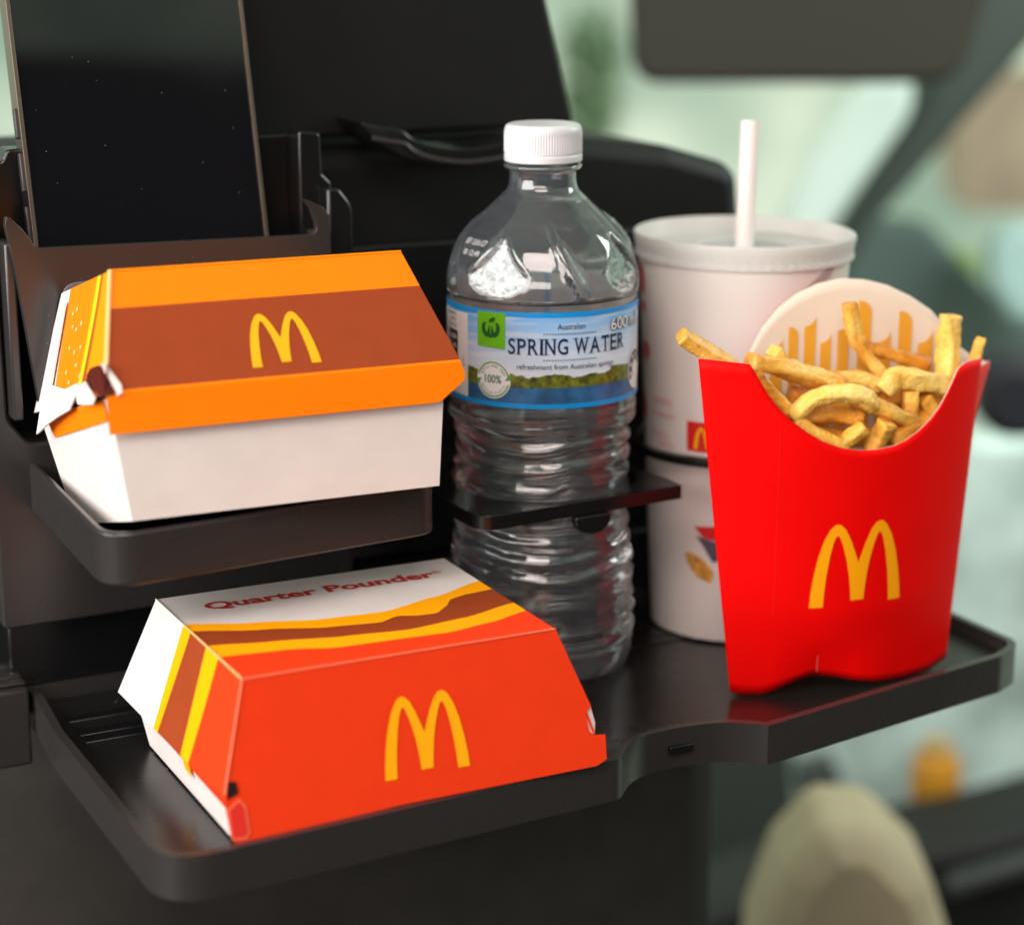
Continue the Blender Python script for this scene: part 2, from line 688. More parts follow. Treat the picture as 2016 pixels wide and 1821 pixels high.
def frame_fn(O, A, B, off):
    """plane with origin O, x towards A, y towards B (metres); off = how proud of the plane"""
    O, A, B = Vector(O), Vector(A), Vector(B)
    ex = (A - O).normalized()
    nn = ex.cross(B - O).normalized()
    ey = nn.cross(ex)
    return lambda x, y: O + ex * x + ey * y + nn * off


# ------------------------------------------------------------------ car interior (setting)
cabin_grey = mat('cabin_trim', (0.035, 0.034, 0.033), 0.7)
liner = mat('roof_cloth', (0.55, 0.54, 0.50), 0.9)


def structure(name, verts, faces, m):
    o = mesh(name, verts, faces, m)
    o['kind'] = 'structure'
    return o


structure('cabin_floor', *box_data(-0.9, 1.2, -1.4, 2.4, -0.72, -0.66), mat('floor_carpet', (0.012, 0.012, 0.013), 0.9))
structure('cabin_roof', *box_data(-0.9, 1.2, -1.4, 1.1, 1.44, 1.47), liner)
structure('screen_reflection_wall', *prism_data([[(-1.4, -0.66), (0.9, -0.66), (0.9, 0.345), (-1.4, 1.403)]], 1.22, 1.27, 'yz'), cabin_grey)  # unseen wall, sloped top shapes the reflection in the phone screen
structure('cabin_side_wall', *box_data(-1.30, -1.24, -1.4, 0.95, -0.66, 0.12), cabin_grey)
structure('cabin_rear_wall', *box_data(-0.9, 1.2, -1.46, -1.40, -0.66, 0.50), cabin_grey)

# ------------------------------------------------------------------ car seat behind the tray
seat = thing('car_seat', 'black leather car seat with tall headrest behind the hanging tray', 'car seat', Lw(0, 0, 0), PSI)
o1 = fillet([(-0.32, -0.62), (0.295, -0.62), (0.300, -0.20, 0.05), (0.326, 0.10, 0.05), (0.319, 0.1655, 0.012),
             (0.285, 0.1755, 0.02), (0.24, 0.1815, 0.02), (-0.02, 0.1835, 0.02), (-0.16, 0.175, 0.04), (-0.27, 0.12, 0.04)])
prism('backrest', o1, 0.050, 0.150, LEATHER, seat, plane='xz', bevel=0.008, seg=3)
o1 = fillet([(0.030, 0.186, 0.01), (0.2395, 0.186, 0.004), (0.2265, 0.2356), (0.20, 0.33, 0.03), (0.17, 0.42, 0.06), (0.09, 0.42, 0.06), (0.045, 0.33, 0.03)])
prism('headrest', o1, 0.049, 0.120, LEATHER, seat, plane='xz', bevel=0.006, seg=3)
sv2, sf2 = [], []
NU, NZ2 = 48, 24
for i in range(NU + 1):
    u_ = lerp(-0.31, 0.294, (i / NU) ** 0.9)
    for j in range(NZ2 + 1):
        z_ = lerp(-0.60, -0.010, j / NZ2)
        roll = 0.020 * max(0, (z_ + 0.03) / 0.02) ** 2
        sv2.append((u_, min(0.0495, 0.024 + 2.3 * max(0, 0.065 - u_) ** 2 + roll), z_))
for i in range(NU):
    for j in range(NZ2):
        a_ = i * (NZ2 + 1) + j
        sf2.append((a_, a_ + NZ2 + 1, a_ + NZ2 + 2, a_ + 1))
sp_ = mesh('seat_back_panel', sv2, sf2, FABRIC, seat, smooth=True, label='grey vinyl lower panel of the seat back')
sp_.modifiers.new('thick', 'SOLIDIFY').thickness = 0.0015

# ------------------------------------------------------------------ hanging tray organiser
org = thing('seat_tray_organiser', 'black plastic folding tray organiser hung on the seat back', 'tray organiser', Lw(0, 0, 0), PSI)
o1 = fillet([(-0.014, 0.029, 0.004), (0.116, 0.0305, 0.003), (0.1155, 0.176, 0.002), (0.1150, 0.1925, 0.004), (0.002, 0.192, 0.002), (0.0, 0.188, 0.002), (-0.012, 0.187, 0.004)])
prism('back_panel', o1, 0.0145, 0.0255, SATIN, org, plane='xz', bevel=0.0008)
# lower front plate with the rounded window in which the pocket sits
o1 = fillet([(-0.0135, 0.029, 0.003), (0.118, 0.0300, 0.003), (0.118, 0.088, 0.003), (0.114, 0.096), (-0.0005, 0.094, 0.006), (-0.0075, 0.103, 0.006), (-0.0085, 0.178, 0.004), (-0.0135, 0.178, 0.004)])
prism('front_plate', o1, -0.004, 0.0143, GREYPL, org, plane='xz', bevel=0.001)
# upright lugs right of the pocket
o1 = fillet([(0.1025, 0.098), (0.1150, 0.098), (0.1150, 0.1755, 0.003), (0.1115, 0.1790, 0.001), (0.1110, 0.1935, 0.002), (0.1030, 0.1945, 0.001)])
prism('side_lug', o1, 0.003, 0.0142, SATIN, org, plane='xz', bevel=0.0008)
o1 = fillet([(0.1105, 0.098), (0.1205, 0.098), (0.1200, 0.168, 0.008), (0.1150, 0.1745, 0.004), (0.1105, 0.1745)])
prism('side_lug', o1, -0.004, 0.0028, SATIN, org, plane='xz', bevel=0.0009)
# pocket plate that holds the phone
o1 = fillet([(0.0035, 0.098, 0.004), (0.1095, 0.098, 0.002), (0.1070, 0.1640, 0.0),
             (0.1072, 0.1665, 0.001), (0.1050, 0.1695, 0.004), (0.0985, 0.1725, 0.004), (0.0980, 0.1725),
             (0.1005, 0.1690, 0.002), (0.1035, 0.1600, 0.005), (0.0030, 0.1622, 0.004), (-0.0015, 0.1690, 0.003), (-0.0065, 0.1740, 0.002), (-0.0070, 0.1700),
             (-0.0045, 0.1560), (0.0010, 0.1100)])
prism('pocket_plate', o1, -0.0135, -0.0105, GREYPL, org, plane='xz', bevel=0.0007)
o1 = [(0.1035, 0.1600), (0.1055, 0.1640), (0.1055, 0.168), (0.1012, 0.1715), (0.0980, 0.1722), (0.1005, 0.1690)]
boxo('pocket_side', 0.1045, 0.1085, -0.0104, 0.0025, 0.100, 0.1600, GREYPL, org, 0.0008)
boxo('pocket_side', -0.0070, -0.0035, -0.0104, 0.0025, 0.104, 0.1640, GREYPL, org, 0.0008)
o1 = fillet([(0.0095, 0.118, 0.003), (0.060, 0.118, 0.003), (0.060, 0.1515, 0.005), (0.0105, 0.1500, 0.006)])
prism('latch_plate', o1, -0.0141, -0.01352, LIGHTPL, org, plane='xz', bevel=0.0003, label='lighter grey rounded plate on the pocket')
# recess under the panel and the wide lower back wall
boxo('lower_recess', -0.010, 0.335, 0.004, 0.0240, -0.006, 0.0288, SATIN, org, 0.001)
o1 = fillet([(0.119, 0.0295), (0.332, 0.0295, 0.004), (0.330, 0.1180, 0.02), (0.300, 0.148, 0.02), (0.123, 0.150, 0.006)])
prism('side_panel', o1, 0.0147, 0.0257, SATIN, org, plane='xz', bevel=0.001)
# crescent hook
up = smooth_closed([(0.1353, 0.1945), (0.1430, 0.1925), (0.1515, 0.1908), (0.1560, 0.1875), (0.165, 0.1845), (0.176, 0.1828), (0.188, 0.1832), (0.2020, 0.1855)])
lo = smooth_closed([(0.2020, 0.1842), (0.192, 0.1795), (0.180, 0.1768), (0.168, 0.1768), (0.156, 0.1792), (0.146, 0.1838), (0.1375, 0.1905)])
o1 = [(p.x, p.y) for p in up + lo]
prism('hanging_hook', o1, 0.022, 0.0485, SATIN, org, plane='xz', bevel=0.0009)
rim2 = [(p.x, p.y - 0.004) for p in up] + [(p.x, p.y - 0.0058) for p in reversed(up)]
prism('hook_rib', rim2[2:-2], 0.0195, 0.0218, GREYPL, org, plane='xz', bevel=0.0005)

# lower tray
ltc = fillet([(-0.0050, 0.0030), (-0.0050, -0.0080, 0.004), (-0.0080, -0.0440, 0.02), (-0.0088, -0.1605, 0.0175), (0.1450, -0.1505)], n=9)
nt = smooth_closed([(0.1470, -0.1503), (0.1495, -0.1492), (0.1525, -0.1462), (0.1565, -0.1420), (0.1612, -0.1387), (0.1665, -0.1366), (0.1725, -0.1356), (0.1790, -0.1355), (0.1860, -0.1361), (0.1930, -0.1374), (0.1990, -0.1402), (0.2040, -0.1440), (0.2075, -0.1474)], 3)
lt = ltc + [(p.x, p.y) for p in nt] + fillet([(0.2090, -0.1474), (0.3225, -0.1277, 0.012), (0.3385, -0.1200, 0.014), (0.3375, 0.0030)], n=9)
tray = prism('lower_tray', offset(lt, 0.0031), -0.0065, -0.0003, mat('tray_floor_plastic', (0.010, 0.0095, 0.0095), 0.28, 0.5, rvar=0.05, vscale=20), org, bevel=0.0)
rim = wall_ring('tray_rim', lt, offset(lt, 0.003), -0.0092, 0.0050, GREYPL, org, bevel=0.0013)
rim.parent = tray
for k, vv in enumerate((-0.020, -0.034, -0.041)):
    boxo('floor_rib', 0.002, 0.33, vv - 0.0055, vv + 0.0005, -0.0004, 0.00025, SATIN, tray, 0.0003)
boxo('notch_catch', 0.1755, 0.1845, -0.1372, -0.1350, -0.0035, -0.0010, SATIN, tray, 0.0003)
# hinge on the left
boxo('hinge_block', -0.0260, -0.0068, -0.0085, 0.0020, -0.0200, 0.0085, GREYPL, org, 0.0012)
for k in range(4):
    boxo('hinge_knuckle', -0.0255 + 0.0001 * k, -0.0072, -0.0060 + 0.0055 * k, -0.0020 + 0.0055 * k, 0.0086, 0.0104 + 0.0007 * (k % 2), GREYPL, org, 0.0009)

# upper tray
ut = fillet([(-0.0015, -0.0045), (-0.0052, -0.1035, 0.012), (0.1120, -0.0925, 0.010), (0.1130, -0.0045)], n=8)
utray = prism('upper_tray', offset(ut, 0.0029), 0.0735, 0.0765, SATIN, org)
r2 = wall_ring('tray_rim', ut, offset(ut, 0.0028), 0.0705, 0.0877, GREYPL, org, bevel=0.0010)
r2.parent = utray

# cup holder plate with a hole for the bottle, and the ring for the cup
hp = fillet([(0.1310, -0.0045), (0.1325, -0.0815, 0.008), (0.2160, -0.0752, 0.0006), (0.2165, -0.0650, 0.003), (0.2150, -0.0560, 0.006), (0.2140, -0.0045)])
hole = circle2d(0.177, -0.0415, 0.0345, n=64)
plate = prism('cup_holder_plate', [hp, hole], 0.0652, 0.0702, SATIN, org, bevel=0.0006)
tabo = [(0.1700, 0.0652), (0.1700, 0.0637)] + [(0.1770 + 0.0070 * math.cos(a), 0.0637 + 0.0050 * math.sin(a)) for a in [math.pi + math.pi * k / 12 for k in range(13)]] + [(0.1840, 0.0652)]
tb = prism('latch_tab', tabo, -0.0805, -0.0765, SATIN, org, plane='xz', bevel=0.0004)
tb.parent = plate
CU, CV = 0.2655, -0.033
rg = wall_ring('cup_ring', [(CU + x, CV + y) for x, y in circle2d(0, 0, 0.0412, n=64)], [(CU + x, CV + y) for x, y in circle2d(0, 0, 0.0378, n=64)], 0.0708, 0.0742, SATIN, org, bevel=0.0005)
boxo('ring_arm', 0.2630, 0.2680, 0.0075, 0.0148, 0.0710, 0.0740, SATIN, org, 0.0005)

rd = random.Random(21)
dv, df = [], []
for k in range(70):
    s_ = rd.uniform(0.00008, 0.00026)
    o = len(dv)
    if k < 40:
        c_ = (rd.uniform(0.0, 0.055), rd.uniform(-0.145, -0.012), 0.00015)
        dv += [(c_[0] - s_, c_[1] - s_, c_[2]), (c_[0] + s_ * 1.4, c_[1] - s_ * 0.6, c_[2]), (c_[0] + s_, c_[1] + s_, c_[2]), (c_[0] - s_ * 0.7, c_[1] + s_ * 0.8, c_[2])]
    else:
        c_ = (rd.uniform(0.004, 0.100), -0.01358, rd.uniform(0.106, 0.158))
        s_ *= 0.7
        dv += [(c_[0] - s_, c_[1], c_[2] - s_), (c_[0] + s_, c_[1], c_[2] - s_ * 0.6), (c_[0] + s_ * 0.7, c_[1], c_[2] + s_), (c_[0] - s_ * 0.6, c_[1], c_[2] + s_ * 0.8)]
    df.append((o, o + 1, o + 2, o + 3))
tdust = mesh('tray_dust', dv, df, mat('pale_dust', (0.30, 0.29, 0.28), 0.8), org)
tdust['kind'] = 'stuff'

# ------------------------------------------------------------------ phone in the pocket
lean = R(-14)
MP = Matrix.Translation(Lw(0.0476, -0.0075 - 0.059 * math.tan(R(14)) + 0.0075, 0.1015)) @ Matrix.Rotation(PSI, 4, 'Z') @ Matrix.Rotation(lean, 4, 'X')
phone = thing('smartphone', 'black smartphone with bronze edges standing in the tray pocket', 'smartphone', M=MP)
hw, ph = 0.0418, 0.165
ol = fillet([(-hw, 0, 0.009), (hw, 0, 0.009), (hw, ph, 0.009), (-hw, ph, 0.009)], n=8)
v, f = prism_data([ol, offset(ol, 0.0013)], 0.0, 0.0085, 'xz')
mesh('frame', v, f, BRONZE, phone, bevel=0.0004)
prism('screen', offset(ol, 0.0014), 0.0006, 0.0079, SCREEN, phone, plane='xz', bevel=0.0003)
for z0, z1 in ((0.098, 0.108), (0.080, 0.093), (0.062, 0.075)):
    boxo('side_button', -hw - 0.0008, -hw + 0.0002, 0.0030, 0.0058, z0, z1, DARKMETAL, phone, 0.0003)
dv, df = [], []
rd = random.Random(5)
for k in range(24):
    x, z = rd.uniform(-0.036, 0.036), rd.uniform(0.062, 0.128)
    s = rd.uniform(0.00006, 0.00017)
    o = len(dv)
    dv += [(x - s, 0.0005, z - s), (x + s, 0.0005, z - s * 0.6), (x + s * 0.7, 0.0005, z + s), (x - s * 0.6, 0.0005, z + s * 0.8)]
    df.append((o, o + 1, o + 2, o + 3))
dust = mesh('screen_dust', dv, df, mat('dust', (0.22, 0.22, 0.22), 0.8), phone)
dust['kind'] = 'stuff'


# ------------------------------------------------------------------ burger boxes
def rect(w, d, z):
    return [Vector((-w / 2, -d / 2, z)), Vector((w / 2, -d / 2, z)), Vector((w / 2, d / 2, z)), Vector((-w / 2, d / 2, z))]


def quad_strips(P00, P10, P11, P01, curves, ns=24):
    """split a quad into strips; curves: list of t(s) functions from far edge (t=1) to near edge (t=0)"""
    def pt(s, t):
        return P00.lerp(P10, s).lerp(P01.lerp(P11, s), t)
    vs, fs, fm = [], [], []
    lines = [lambda s: 1.0] + curves + [lambda s: 0.0]
    for ln in lines:
        for k in range(ns + 1):
            s = k / ns
            vs.append(pt(s, ln(s)))
    for i in range(len(lines) - 1):
        for k in range(ns):
            a = i * (ns + 1) + k
            fs.append((a, a + 1, a + ns + 2, a + ns + 1))
            fm.append(i)
    return vs, fs, fm


def join(parts):
    v, f, m = [], [], []
    for pv, pf, pm in parts:
        o = len(v)
        v += list(pv)
        f += [tuple(i + o for i in t) for t in pf]
        m += pm
    return v, f, m


def solid(o, t=0.0005):
    md = o.modifiers.new('card', 'SOLIDIFY')
    md.thickness = t
    md.offset = -1
    return o


# --- red and white box on the lower tray
QM = Matrix.Translation((-0.0512 - 0.0006, 0.6673 + 0.0031, 0.0)) @ Matrix.Rotation(0.4578, 4, 'Z')
qb = thing('burger_box', 'red and white burger box on the lower tray in front', 'burger box', M=QM)
T, B, S = rect(0.1042, 0.0848, 0.0506), rect(0.1262, 0.1082, 0.0162), rect(0.1136, 0.0816, 0.0006)
B[0].y = B[1].y = -0.0492
B[0].x += 0.0020
cA = lambda s: curve_at([(0, .66), (.2, .565), (.4, .49), (.6, .47), (.8, .55), (1, .66)], s)
cB = lambda s: curve_at([(0, .57), (.2, .475), (.4, .39), (.55, .36), (.62, .40), (.68, .37), (.74, .365), (.79, .42), (.84, .50), (.9, .525), (1, .54)], s)
cC = lambda s: curve_at([(0, .39), (.2, .33), (.4, .27), (.6, .235), (.8, .27), (1, .35)], s)
cD = lambda s: curve_at([(0, .255), (.2, .225), (.35, .165), (.5, .155), (.7, .14), (.85, .175), (1, .24)], s)
top = quad_strips(T[0], T[1], T[2], T[3], [cA, cB, cC, cD], 60)
MI = [CARDW, YELLOW, BROWN, VERM]
mp_top = {0: 0, 1: 1, 2: 2, 3: 1, 4: 3}
top = (top[0], top[1], [mp_top[i] for i in top[2]])
fq = frame_fn(B[0], B[1], T[0], 0.0)
SLh = (Vector((0, T[0].y, T[0].z)) - Vector((0, B[0].y, B[0].z))).length
fpts = [(0.0090, SLh), (0.0, 0.0), (0.0010, -0.0100), (0.0024, -0.0136), (0.0550, -0.0112), (0.1240, -0.0108), (0.1276, -0.0092), (0.1278, -0.0012), (0.1240, -0.0008), (0.1222, 0.0006), (0.1214, 0.0066), (0.1236, 0.0086), (0.1132, SLh)]
frt = ([fq(x, y) for x, y in fpts], [tuple(range(len(fpts)))], [3])


def left_face(B0, B3, T0, T3, bt, tt, n=1):
    # strips run from the bottom edge (s=0) to the top edge (s=1); t measured front 0 to back 1
    cs = [(lambda b, t: (lambda s: b + (t - b) * s))(b, t) for b, t in zip(bt, tt)]
    return quad_strips(B0, T0, T3, B3, cs, n)


lf = left_face(B[0], B[3], T[0], T[3], (.64, .60, .385, .315), (.66, .57, .39, .255), 6)
lf = (lf[0], lf[1], [mp_top[i] for i in lf[2]])
rf = left_face(B[1], B[2], T[1], T[2], (.64, .60, .385, .315), (.66, .54, .35, .24), 6)
rf = (rf[0], rf[1], [mp_top[i] for i in rf[2]])
bk = ([B[2], B[3], T[3], T[2]], [(0, 1, 2, 3)], [0])
v, f, m = join([top, frt, lf, rf, bk])
lid = solid(mesh('lid', v, f, MI, qb, fm=m, centre=(0, 0, 0.02)))
# worn fold lines
def foldline(parent, a, b, w, m, up=(0, 0, 1)):
    a, b = Vector(a), Vector(b)
    d = (b - a).normalized()
    side = d.cross(Vector(up)).normalized() * w
    n = side.cross(d).normalized()
    pts = []
    for p in (a, b):
        for k in range(6):
            an = 2 * math.pi * k / 6
            pts.append(p + side * math.cos(an) + n * w * math.sin(an))
    fs = [(k, (k + 1) % 6, 6 + (k + 1) % 6, 6 + k) for k in range(6)]
    return mesh('fold_edge', pts, fs, m, parent, smooth=True)


foldline(lid, T[0], T[1], 0.00035, VERMEDGE)
foldline(lid, T[0], B[0] + Vector((0.0002, 0.0002, 0.002)), 0.00040, VERMEDGE)
foldline(lid, T[0], T[0].lerp(T[3], 0.64), 0.00038, PEACH)
foldline(lid, T[0].lerp(T[3], 0.64), T[3], 0.00032, CARDW)
# rounded locking tab and slot shade painted as a dark patch, lower left corner
ff = frame_fn(B[0], B[1], T[0], 0.0004)
slot = [(-0.0005, -0.0005), (0.0036, 0.0012), (0.0032, 0.0052), (0.0004, 0.0056)]
lfp = frame_fn(B[3], B[0], T[3], 0.0004)
skin('corner_slot_shade', poly2d([(0.0006, 0.0002), (0.0044, 0.0016), (0.0040, 0.0052), (0.0016, 0.0056)]), ff, SLOTSHADE, lid)
tabf = frame_fn(B[0], B[1], T[0], 0.0003)
skin('lock_tab', poly2d([(0.0010, -0.0120), (0.0056, -0.0124), (0.0068, -0.0106), (0.0064, -0.0026), (0.0044, 0.0000), (0.0006, -0.0026)]), tabf, VERMEDGE, lid)
tabf = frame_fn(B[0], B[1], T[0], 0.0004)
skin('lock_tab_face', poly2d([(0.0014, -0.0114), (0.0053, -0.0117), (0.0062, -0.0103), (0.0058, -0.0030), (0.0043, -0.0008), (0.0011, -0.0030)]), tabf, mat('tab_red', (0.70, 0.028, 0.018), 0.46, 0.3), lid)
# white slot patch at the right edge
skin('slot_edge', poly2d([(0.1222, 0.0000), (0.1246, -0.0006), (0.1250, 0.0030), (0.1238, 0.0088), (0.1214, 0.0072)]), frame_fn(B[0], B[1], T[0], -0.0010), CARDW, lid)
# base, white outside with a red and yellow hem on the left
b2 = [p + Vector((0, 0, 0)) for p in rect(0.1180, 0.0920, 0.0150)]
base = ([*S, *b2], [(3, 2, 1, 0), (0, 1, 5, 4), (1, 2, 6, 5), (2, 3, 7, 6), (3, 0, 4, 7)], [0] * 5)
bo = solid(mesh('base', base[0], base[1], CARDW, qb, centre=(0, 0, 0.01)))
lb = frame_fn(S[3], S[0], b2[3], 0.0008)
Ls = (S[0] - S[3]).length
skin('hem_print', poly2d([(0.022, 0.0125), (0.088, 0.0115), (0.088, 0.0138), (0.022, 0.0142)]), lb, VERM, bo)
lb2 = frame_fn(S[3], S[0], b2[3], 0.0009)
skin('hem_print', poly2d([(0.046, 0.0095), (0.053, 0.0085), (0.051, 0.0142), (0.044, 0.0142)]), lb2, YELLOW, bo)
# lettering and arches
tf = frame_fn(T[0], T[1], T[3], 0.0002)
tx = fit_text('Quarter Pounder', 0.0815, 0.0086, bold=0.028)
skin('lettering', ([(x + 0.0525, y + 0.0648) for x, y in tx[0]], tx[1]), tf, DKRED, lid)
rr = text2d('®', 0.0045, 'CENTER', 0.0)
skin('lettering', ([(x + 0.0950, y + 0.0695) for x, y in rr[0]], rr[1]), tf, DKRED, lid)
ff2 = frame_fn(B[0], B[1], T[0], 0.0002)
am = arches(0.0285, 0.0250)
skin('arch_logo', ([(x + 0.0512, y - 0.0030) for x, y in am[0]], am[1]), ff2, GOLD, lid)

# --- orange box leaning in the upper tray
OM = Matrix.Translation((-0.0846, 0.6912, 0.0812)) @ Matrix.Rotation(0.4453, 4, 'Z') @ Matrix.Rotation(-0.2647, 4, 'X') @ Matrix.Rotation(0.0054, 4, 'Y')
ob = thing('burger_box', 'orange and brown burger box leaning in the upper tray', 'burger box', M=OM)
S, B, T = rect(0.1016, 0.0735, 0), rect(0.1158, 0.0976, 0.0387), rect(0.0961, 0.0647, 0.0767)
MI = [ORANGE, BROWN, CARDW, AMBER, LIME]
top = ([*T], [(0, 1, 2, 3)], [0])
frt = quad_strips(B[0], B[1], T[1], T[0], [lambda s: 0.685, lambda s: 0.02], 1)
frt = (frt[0], frt[1], [(0, 1, 0)[i] for i in frt[2]])
lfs = left_face(B[0], B[3], T[0], T[3], (.72, .40, .36, .315), (.80, .235, .17, .125), 8)
lfs = (lfs[0], lfs[1], [(2, 0, 4, 1, 3)[i] for i in lfs[2]])
rgt = ([B[1], B[2], T[2], T[1]], [(0, 1, 2, 3)], [0])
bk = ([B[2], B[3], T[3], T[2]], [(0, 1, 2, 3)], [2])
v, f, m = join([top, frt, lfs, rgt, bk])
lid2 = solid(mesh('lid', v, f, MI, ob, fm=m, centre=(0, 0, 0.045)))
foldline(lid2, T[0], B[0].lerp(T[0], 0.16), 0.0008, PEACH)
foldline(lid2, T[0], T[1], 0.0004, AMBER)
# front flap over the base
fpl = frame_fn(B[0], B[1], B[0] + Vector((0, 0.0030, -0.012)), 0.0)
fl = [(0.0005, 0), (0.1158, 0), (0.1172, -0.0052 * -1), (0.1172, 0.0052), (0.1080, 0.0122), (0.0003, 0.0120)]
FP = lambda x, y: B[0] + Vector((x, 0.0020 * y / 0.012, -y))
ffv = [FP(0.0003, 0), FP(0.1156, 0), FP(0.1172, 0.0040), FP(0.1166, 0.0060), FP(0.1078, 0.0122), FP(0.0006, 0.0122)]
solid(mesh('front_flap', ffv, [tuple(range(6))], ORANGE, lid2, centre=(0, 0, 0.03)))
# slot shade painted as maroon patches, white fold and white tab at the lower left corner
skin('corner_slot_shade', poly2d([(0.0, 0.0086), (0.0008, 0.0088), (0.0034, -0.0003), (0.0, -0.0010)]), frame_fn(B[0], B[1], T[0], 0.0004), MAROON, lid2)
lpl = lambda off: frame_fn(B[3], B[0], T[3], off)
skin('corner_slot_shade', poly2d([(0.0716, 0.0078), (0.0748, 0.0094), (0.0823, 0.0096), (0.0976, 0.0090), (0.0976, -0.0010), (0.0938, -0.0010), (0.0837, 0.0020), (0.0707, 0.0040)]), lpl(0.0004), MAROON, lid2)
solid(skin('slot_fold', poly2d([(0.0003, 0.0094), (0.0018, 0.0091), (0.0050, 0.0018), (0.0048, -0.0007), (0.0032, -0.0016), (0.0028, 0.0008)]), frame_fn(B[0], B[1], T[0], 0.0011), CARDW, lid2), 0.0004)
wing = [(0.0143, -0.0083), (0.0152, 0.0100), (0.0180, 0.0240), (0.0235, 0.0350), (0.0300, 0.0348), (0.0262, 0.0075), (0.0473, 0.0046), (0.0647, 0.0054), (0.0639, 0.0019), (0.0576, -0.0027), (0.0430, -0.0040), (0.0280, -0.0058), (0.0200, -0.0075)]
solid(skin('side_wing', poly2d(wing), lpl(0.0007), CARDW, lid2), 0.0005)
solid(skin('corner_tab', poly2d([(0.0660, 0.0018), (0.0690, 0.0042), (0.0760, 0.0050), (0.0835, 0.0022), (0.0925, -0.0012), (0.0900, -0.0030), (0.0710, -0.0018)]), lpl(0.0013), CARDW, lid2), 0.0004)
lpf = frame_fn(B[3], B[0], T[3], 0.0006)
# sesame dots
dots = []
for (x, y) in ((0.030, .008), (0.037, .012), (0.0345, .0175), (0.042, .0165), (0.044, .024), (0.038, .0255), (0.047, .031), (0.052, .030), (0.044, .0070), (0.0495, .0105), (0.050, .0185), (0.0495, .0255)):
    dots.append(poly2d(circle2d(0.0976 - x - 0.006, y, 0.0012, 0.0007, 8)))
skin('seed_print', merge2d(dots), frame_fn(B[3], B[0], T[3], 0.0003), mat('seed_cream', (0.95, 0.62, 0.25), 0.5), lid2)
# base
b2 = rect(0.1130, 0.0925, 0.0372)
b2[1].x -= 0.0035
b2[2].x -= 0.0035
bo2 = solid(mesh('base', [*S, *b2], [(3, 2, 1, 0), (0, 1, 5, 4), (1, 2, 6, 5), (2, 3, 7, 6), (3, 0, 4, 7)], CARDW, ob, centre=(0, 0, 0.02)))
sp = frame_fn(S[3], S[0], b2[3], 0.0006)
LsD = (b2[0] - b2[3]).length
dxx = (S[0] - S[3]).length
skin('side_tab', poly2d([(0.0020, 0.0345), (0.0400, 0.0376), (dxx + 0.0052, 0.0376), (dxx + 0.0040, 0.0312), (0.0060, 0.0296)]), sp, ORANGE, bo2)
of = frame_fn(B[0], B[1], T[0], 0.0002)
am = arches(0.0224, 0.0184)
sh = 0.0
skin('arch_logo', ([(x + 0.0470, y + 0.0042) for x, y in am[0]], am[1]), of, GOLD, lid2)

# ------------------------------------------------------------------ water bottle
bw_ = Lw(0.1762, -0.0430, 0.0002)
bot = thing('water_bottle', 'clear plastic spring water bottle with blue label and white cap', 'water bottle', bw_, -math.atan2(bw_.x, bw_.y))
PROF = [(0.0, 0.0060), (0.006, 0.0058), (0.012, 0.0035), (0.0200, 0.0010), (0.0245, 0.0000), (0.0282, 0.0004), (0.0312, 0.0022), (0.0330, 0.0060), (0.0336, 0.0120), (0.0335, 0.0190),
        (0.0328, 0.0387), (0.0318, 0.0480), (0.0312, 0.0600), (0.0310, 0.0773), (0.0310, 0.0880), (0.0318, 0.0927), (0.0333, 0.0962), (0.0336, 0.0995),
        (0.0335, 0.1030), (0.0335, 0.1372), (0.0340, 0.1395), (0.0341, 0.1447), (0.0326, 0.1505), (0.0300, 0.1564), (0.0270, 0.1607), (0.0226, 0.1654), (0.0175, 0.1703),
        (0.0150, 0.1727), (0.0128, 0.1749), (0.0119, 0.1771), (0.0119, 0.1815), (0.0136, 0.1825), (0.0136, 0.1840), (0.0120, 0.1846), (0.0120, 0.1900)]


def resample(prof, step):
    P = [Vector((r, z, 0)) for r, z in prof]
    out = smooth_closed(P, 8)
    res = [out[0]]
    for p in out[1:]:
        if (p - res[-1]).length >= step:
            res.append(p)
    res.append(out[-1])
    return [(max(0.0, p.x), p.y) for p in res]


PR = resample(PROF, 0.0006)


def bump_in(th, z, t0, z0, st, sz, tilt=0.0):
    dt = (th - t0 + math.pi) % (2 * math.pi) - math.pi
    dz = z - z0
    dt -= tilt * dz
    q = (dt / st) ** 2 + (dz / sz) ** 2
    return max(0.0, 1 - q) ** 0.7


